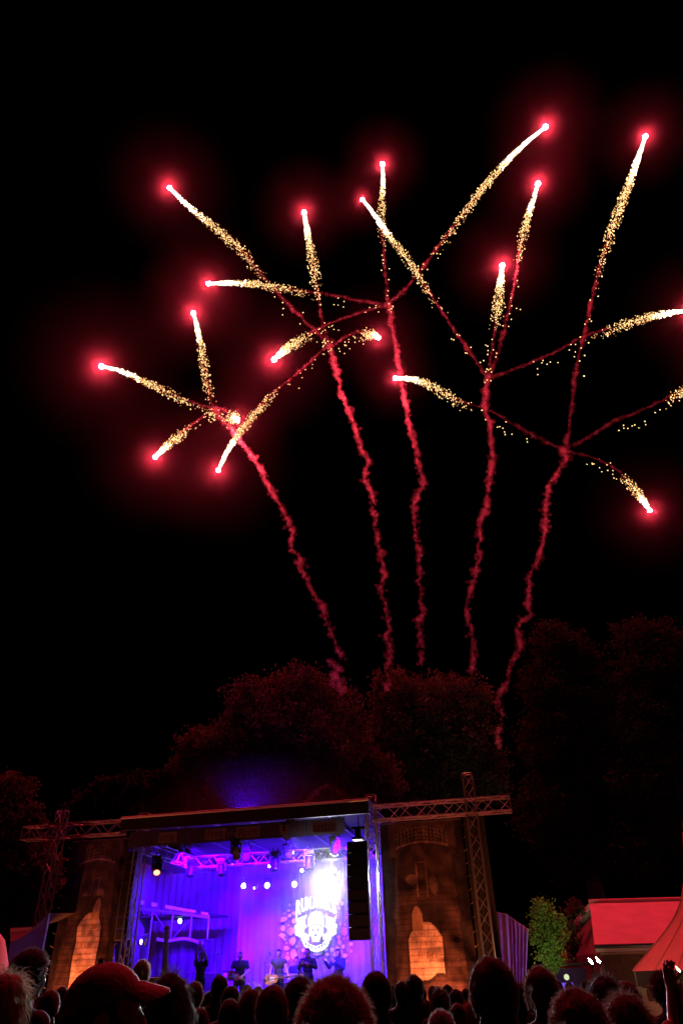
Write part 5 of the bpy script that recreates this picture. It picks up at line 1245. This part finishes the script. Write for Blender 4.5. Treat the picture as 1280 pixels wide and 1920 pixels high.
rocket_trail('smoke trail rising to the burst with the knotted centre, second from the left', [(618,648),(624,672),(633,703),(639,736),(651,766),(665,798),(675,838),(690,867),(683,894),(697,926),(698,956),(705,982),(708,1022),(718,1060),(720,1081),(713,1100),(723,1136),(726,1169),(729,1202),(729,1238),(726,1277),(731,1299)], YF + 2, 2)
rocket_trail('nearly upright middle smoke trail ending in thin haze', [(729,570),(735,612),(741,648),(746,675),(753,720),(760,759),(768,800),(776,835),(785,870),(793,907),(780,932),(776,979),(784,1025),(786,1084),(793,1143),(785,1168),(788,1219),(785,1256)], YF + 4, 3)
rocket_trail('smoke trail with a kink halfway, second from the right', [(915,706),(910,734),(909,763),(917,797),(921,839),(923,873),(915,907),(912,949),(898,983),(900,1012),(896,1050),(888,1084),(875,1135),(883,1181),(886,1223),(885,1258)], YF + 3, 4)
rocket_trail('rightmost smoke trail leaning right to its burst', [(1055,845),(1062,860),(1044,886),(1029,911),(1024,940),(1021,970),(1021,995),(1010,1046),(993,1080),(989,1122),(993,1152),(973,1170),(970,1185),(976,1211),(955,1249),(951,1278),(938,1298),(932,1320),(942,1342),(933,1370),(931,1400)], YF + 1, 5)

def star(label, pix, y_head, y_c, spark_len, width=8.0, dense=1.0, drop=1.0, halo=1.0, smoke_from=.25, seed=1, size=1.0):
    """pix runs from the burning head back to the burst centre."""
    rs = random.Random(seed * 13 + 5); n = len(pix)
    pts = [at(x, y, y_head + (y_c - y_head) * i / (n - 1)) for i, (x, y) in enumerate(pix)]
    head = pts[0]; m = PXM(head); t = empty('firework_star', label, 'firework', head, 0, 'red firework stars with golden tails')
    c = catmull([p - head for p in pts], 80); Ls = [0]
    for i in range(80): Ls.append(Ls[-1] + (c[i+1] - c[i]).length)
    tot = Ls[-1]
    def along(s):
        s = min(s, tot * .999); i = max(0, min(79, int(np.searchsorted(Ls, s) - 1))); f = (s - Ls[i]) / max(1e-6, Ls[i+1] - Ls[i]); return c[i].lerp(c[i+1], f)
    MB().ico((0, 0, 0), 3.6 * m * size, 2).build('burning_head', star_m, t, True)
    halo *= .88
    o = put('smoke_halo', ball, t); o.scale = (halo, halo, halo)
    o = put('inner_smoke', ball2, t); o.scale = (halo, halo, halo)
    # spark tail: a tight white jet that widens, sinks and breaks up into single golden sparks
    SL = spark_len * m * 1.3; mbs = [MB(), MB(), MB()]
    N_ = int(spark_len * 5.4 * dense)
    for k in range(N_):
        u = 1 - (1 - rs.random()) ** .42; s = u * SL
        p = along(s); a = along(min(tot, s + .3)); d = (a - p).normalized() if (a - p).length > 1e-6 else Vector((0, 0, 1))
        w = m * width * (.22 + 1.05 * min(1, u * 1.9)) * .46
        off = Vector((rs.gauss(0, 1), rs.gauss(0, 1), rs.gauss(0, 1))) * w; off -= d * off.dot(d)
        if off.length > 2.1 * w: off *= 2.1 * w / off.length
        sink = m * width * 1.2 * drop * (u ** 1.3) * (.6 + .8 * rs.random())
        p = p + off + Vector((0, 0, -sink))
        r = m * rs.choice((.7, .9, 1.1, 1.4, 1.7)) * rs.uniform(.85, 1.1)
        cl = 0 if rs.random() > u * 2.8 else (1 if rs.random() < .6 else 2)
        st_ = rs.uniform(1.0, 1.9); mbs[cl].add([p + Vector((v[0] * .8, v[1] * .8, v[2] * st_)) * r * .85 for v in OCT[0]], OCT[1])
    for k in range(int(11 * dense)):      # the last stray sparks, far behind
        u = rs.uniform(1.0, 1.55); s = min(u * SL, tot); p = along(s) + Vector((rs.gauss(0, 1), rs.gauss(0, 1), 0)) * m * width * .7 + Vector((0, 0, -m * width * drop * (1.2 + rs.random() * 2.2)))
        mbs[1].add([p + Vector(v) * m * rs.uniform(1.0, 1.6) for v in OCT[0]], OCT[1])
    for mb, mt, nm in zip(mbs, spark_ms, ('white_sparks', 'golden_sparks', 'dim_sparks')):
        if mb.f: tag(mb.build(nm, mt, t), kind='stuff')
    jet = [along(i / 10 * SL * .22) for i in range(11)]; MB().path(jet, [m * width * (.23 + .08 * math.sin(i / 10 * PI)) * (1 - .95 * (i / 10) ** 2) for i in range(11)], 8).build('fire_jet', spark_ms[0], t, True)
    # thin smoke line left behind
    sm = [along(tot * (smoke_from + (1 - smoke_from) * i / 50)) for i in range(51)]
    sm = [p + Vector((mnoise.noise(Vector((i * .4, seed, 3))), mnoise.noise(Vector((i * .4, seed, 9))), mnoise.noise(Vector((i * .4, seed, 5))))) * m * 2.0 for i, p in enumerate(sm)]
    mb = MB(); smoke_line(mb, sm, 2.0 * m, 2.6 * m, .75 * m, rs, .5, .25); tag(mb.build('smoke_line', SM_STAR, t, True), kind='stuff')
    return t
S = star
S('red star flying left with the widest glow, leftmost in the sky', [(191,687),(230,696),(270,713),(310,731),(350,750),(400,768)], 55, 60, 175, 8, 1.0, 1.0, 1.25, .3, 1, 1.15)
S('red star rising straight up from the leftmost burst', [(363,587),(371,620),(380,665),(388,710),(394,745),(400,766)], 57, 60, 170, 8, .8, .5, 1.0, .45, 2)
S('red star on the shortest arc, right beside the leftmost burst', [(445,787),(436,779),(425,771),(412,766),(400,768)], 57, 60, 36, 13, 2.2, .6, .8, .5, 3, 1.2)
S('red star falling down left from the leftmost burst', [(291,857),(310,838),(335,815),(362,795),(385,778),(400,768)], 55, 60, 125, 9, 1.0, .8, 1.0, .4, 4)
S('red star high on the upper left with a long straight tail', [(318,352),(360,392),(405,427),(455,470),(490,515),(540,570),(580,610),(615,642)], 52, 62, 220, 9, 1.0, .9, 1.15, .3, 5)
S('red star rising from the knotted burst with a short upright tail', [(570,398),(577,440),(584,480),(590,515),(597,560),(604,605),(616,640)], 56, 62, 165, 9, .95, .3, .95, .4, 6)
S('red star falling down left with a long tail across the leftmost smoke trail', [(409,882),(428,842),(452,806),(482,768),(515,733),(550,706),(585,674),(614,648)], 57, 62, 240, 8, 1.0, 1.0, 1.0, .4, 7)
S('red star on a short hooked arc right of the knotted burst', [(709,633),(698,626),(685,622),(668,623),(650,630),(636,640),(622,650)], 57, 62, 62, 9, 1.6, 1.2, .85, .3, 8)
S('red star flying level to the left from the upright trail', [(391,532),(425,530),(470,530),(515,536),(565,545),(620,553),(675,564),(722,572)], 55, 64, 200, 8, .95, 1.0, 1.0, .35, 9)
S('red star sinking left in front of the knotted burst', [(514,674),(540,650),(570,630),(605,612),(645,596),(690,582),(728,571)], 54, 64, 150, 10, 1.1, .8, 1.05, .35, 10, 1.2)
S('red star straight above the upright trail with a thin tail', [(717,308),(718,340),(716,380),(715,420),(719,465),(722,510),(727,565)], 54, 64, 130, 7, .85, .2, .85, .4, 11)
S('topmost red star shooting up right on a long slanting tail', [(1022,238),(980,272),(930,322),(880,384),(838,440),(800,490),(765,535),(731,568)], 50, 64, 265, 8, 1.0, .7, 1.1, .35, 12, 1.1)
S('red star falling left across the upright trail from the second burst on the right', [(679,374),(700,400),(722,432),(752,470),(780,510),(812,560),(850,617),(880,660),(910,704)], 53, 63, 215, 8, 1.0, .7, .65, .35, 13, .85)
S('red star standing above the second burst from the right with a broad bright tail', [(941,498),(938,530),(933,570),(927,620),(920,665),(915,706)], 57, 63, 105, 10, 1.3, .4, 1.0, .45, 14, 1.2)
S('red star with a bent tail above the broad bright one', [(1008,344),(999,375),(986,415),(974,465),(967,510),(958,560),(944,620),(930,670),(916,705)], 53, 63, 150, 8, 1.0, .5, 1.0, .3, 15, 1.1)
S('red star leaving the frame to the right over a rising golden arc', [(1290,583),(1255,586),(1220,592),(1180,602),(1140,616),(1090,632),(1040,660),(985,684),(916,710)], 56, 63, 150, 10, 1.2, 1.0, .95, .35, 16)
S('red star flying left along a drooping tail from the rightmost burst', [(741,709),(770,710),(800,718),(830,733),(868,754),(920,771),(980,806),(1050,842)], 56, 61, 135, 9, 1.1, 1.0, .65, .3, 17)
S('red star high on the right with the longest tail', [(1209,256),(1192,305),(1172,360),(1152,410),(1134,465),(1116,530),(1096,620),(1080,690),(1070,770),(1060,842)], 50, 61, 285, 9, 1.0, .5, .95, .3, 18)
S('red star falling down right from the rightmost burst', [(1217,957),(1203,935),(1185,911),(1160,885),(1130,866),(1098,854),(1058,846)], 58, 61, 95, 9, 1.2, .9, .85, .3, 19)
S('red star beyond the right frame edge whose smoke crosses the corner', [(1350,690),(1310,712),(1275,732),(1230,756),(1190,774),(1150,790),(1110,815),(1058,845)], 57, 61, 110, 9, 1.0, 1.2, .8, .2, 20)
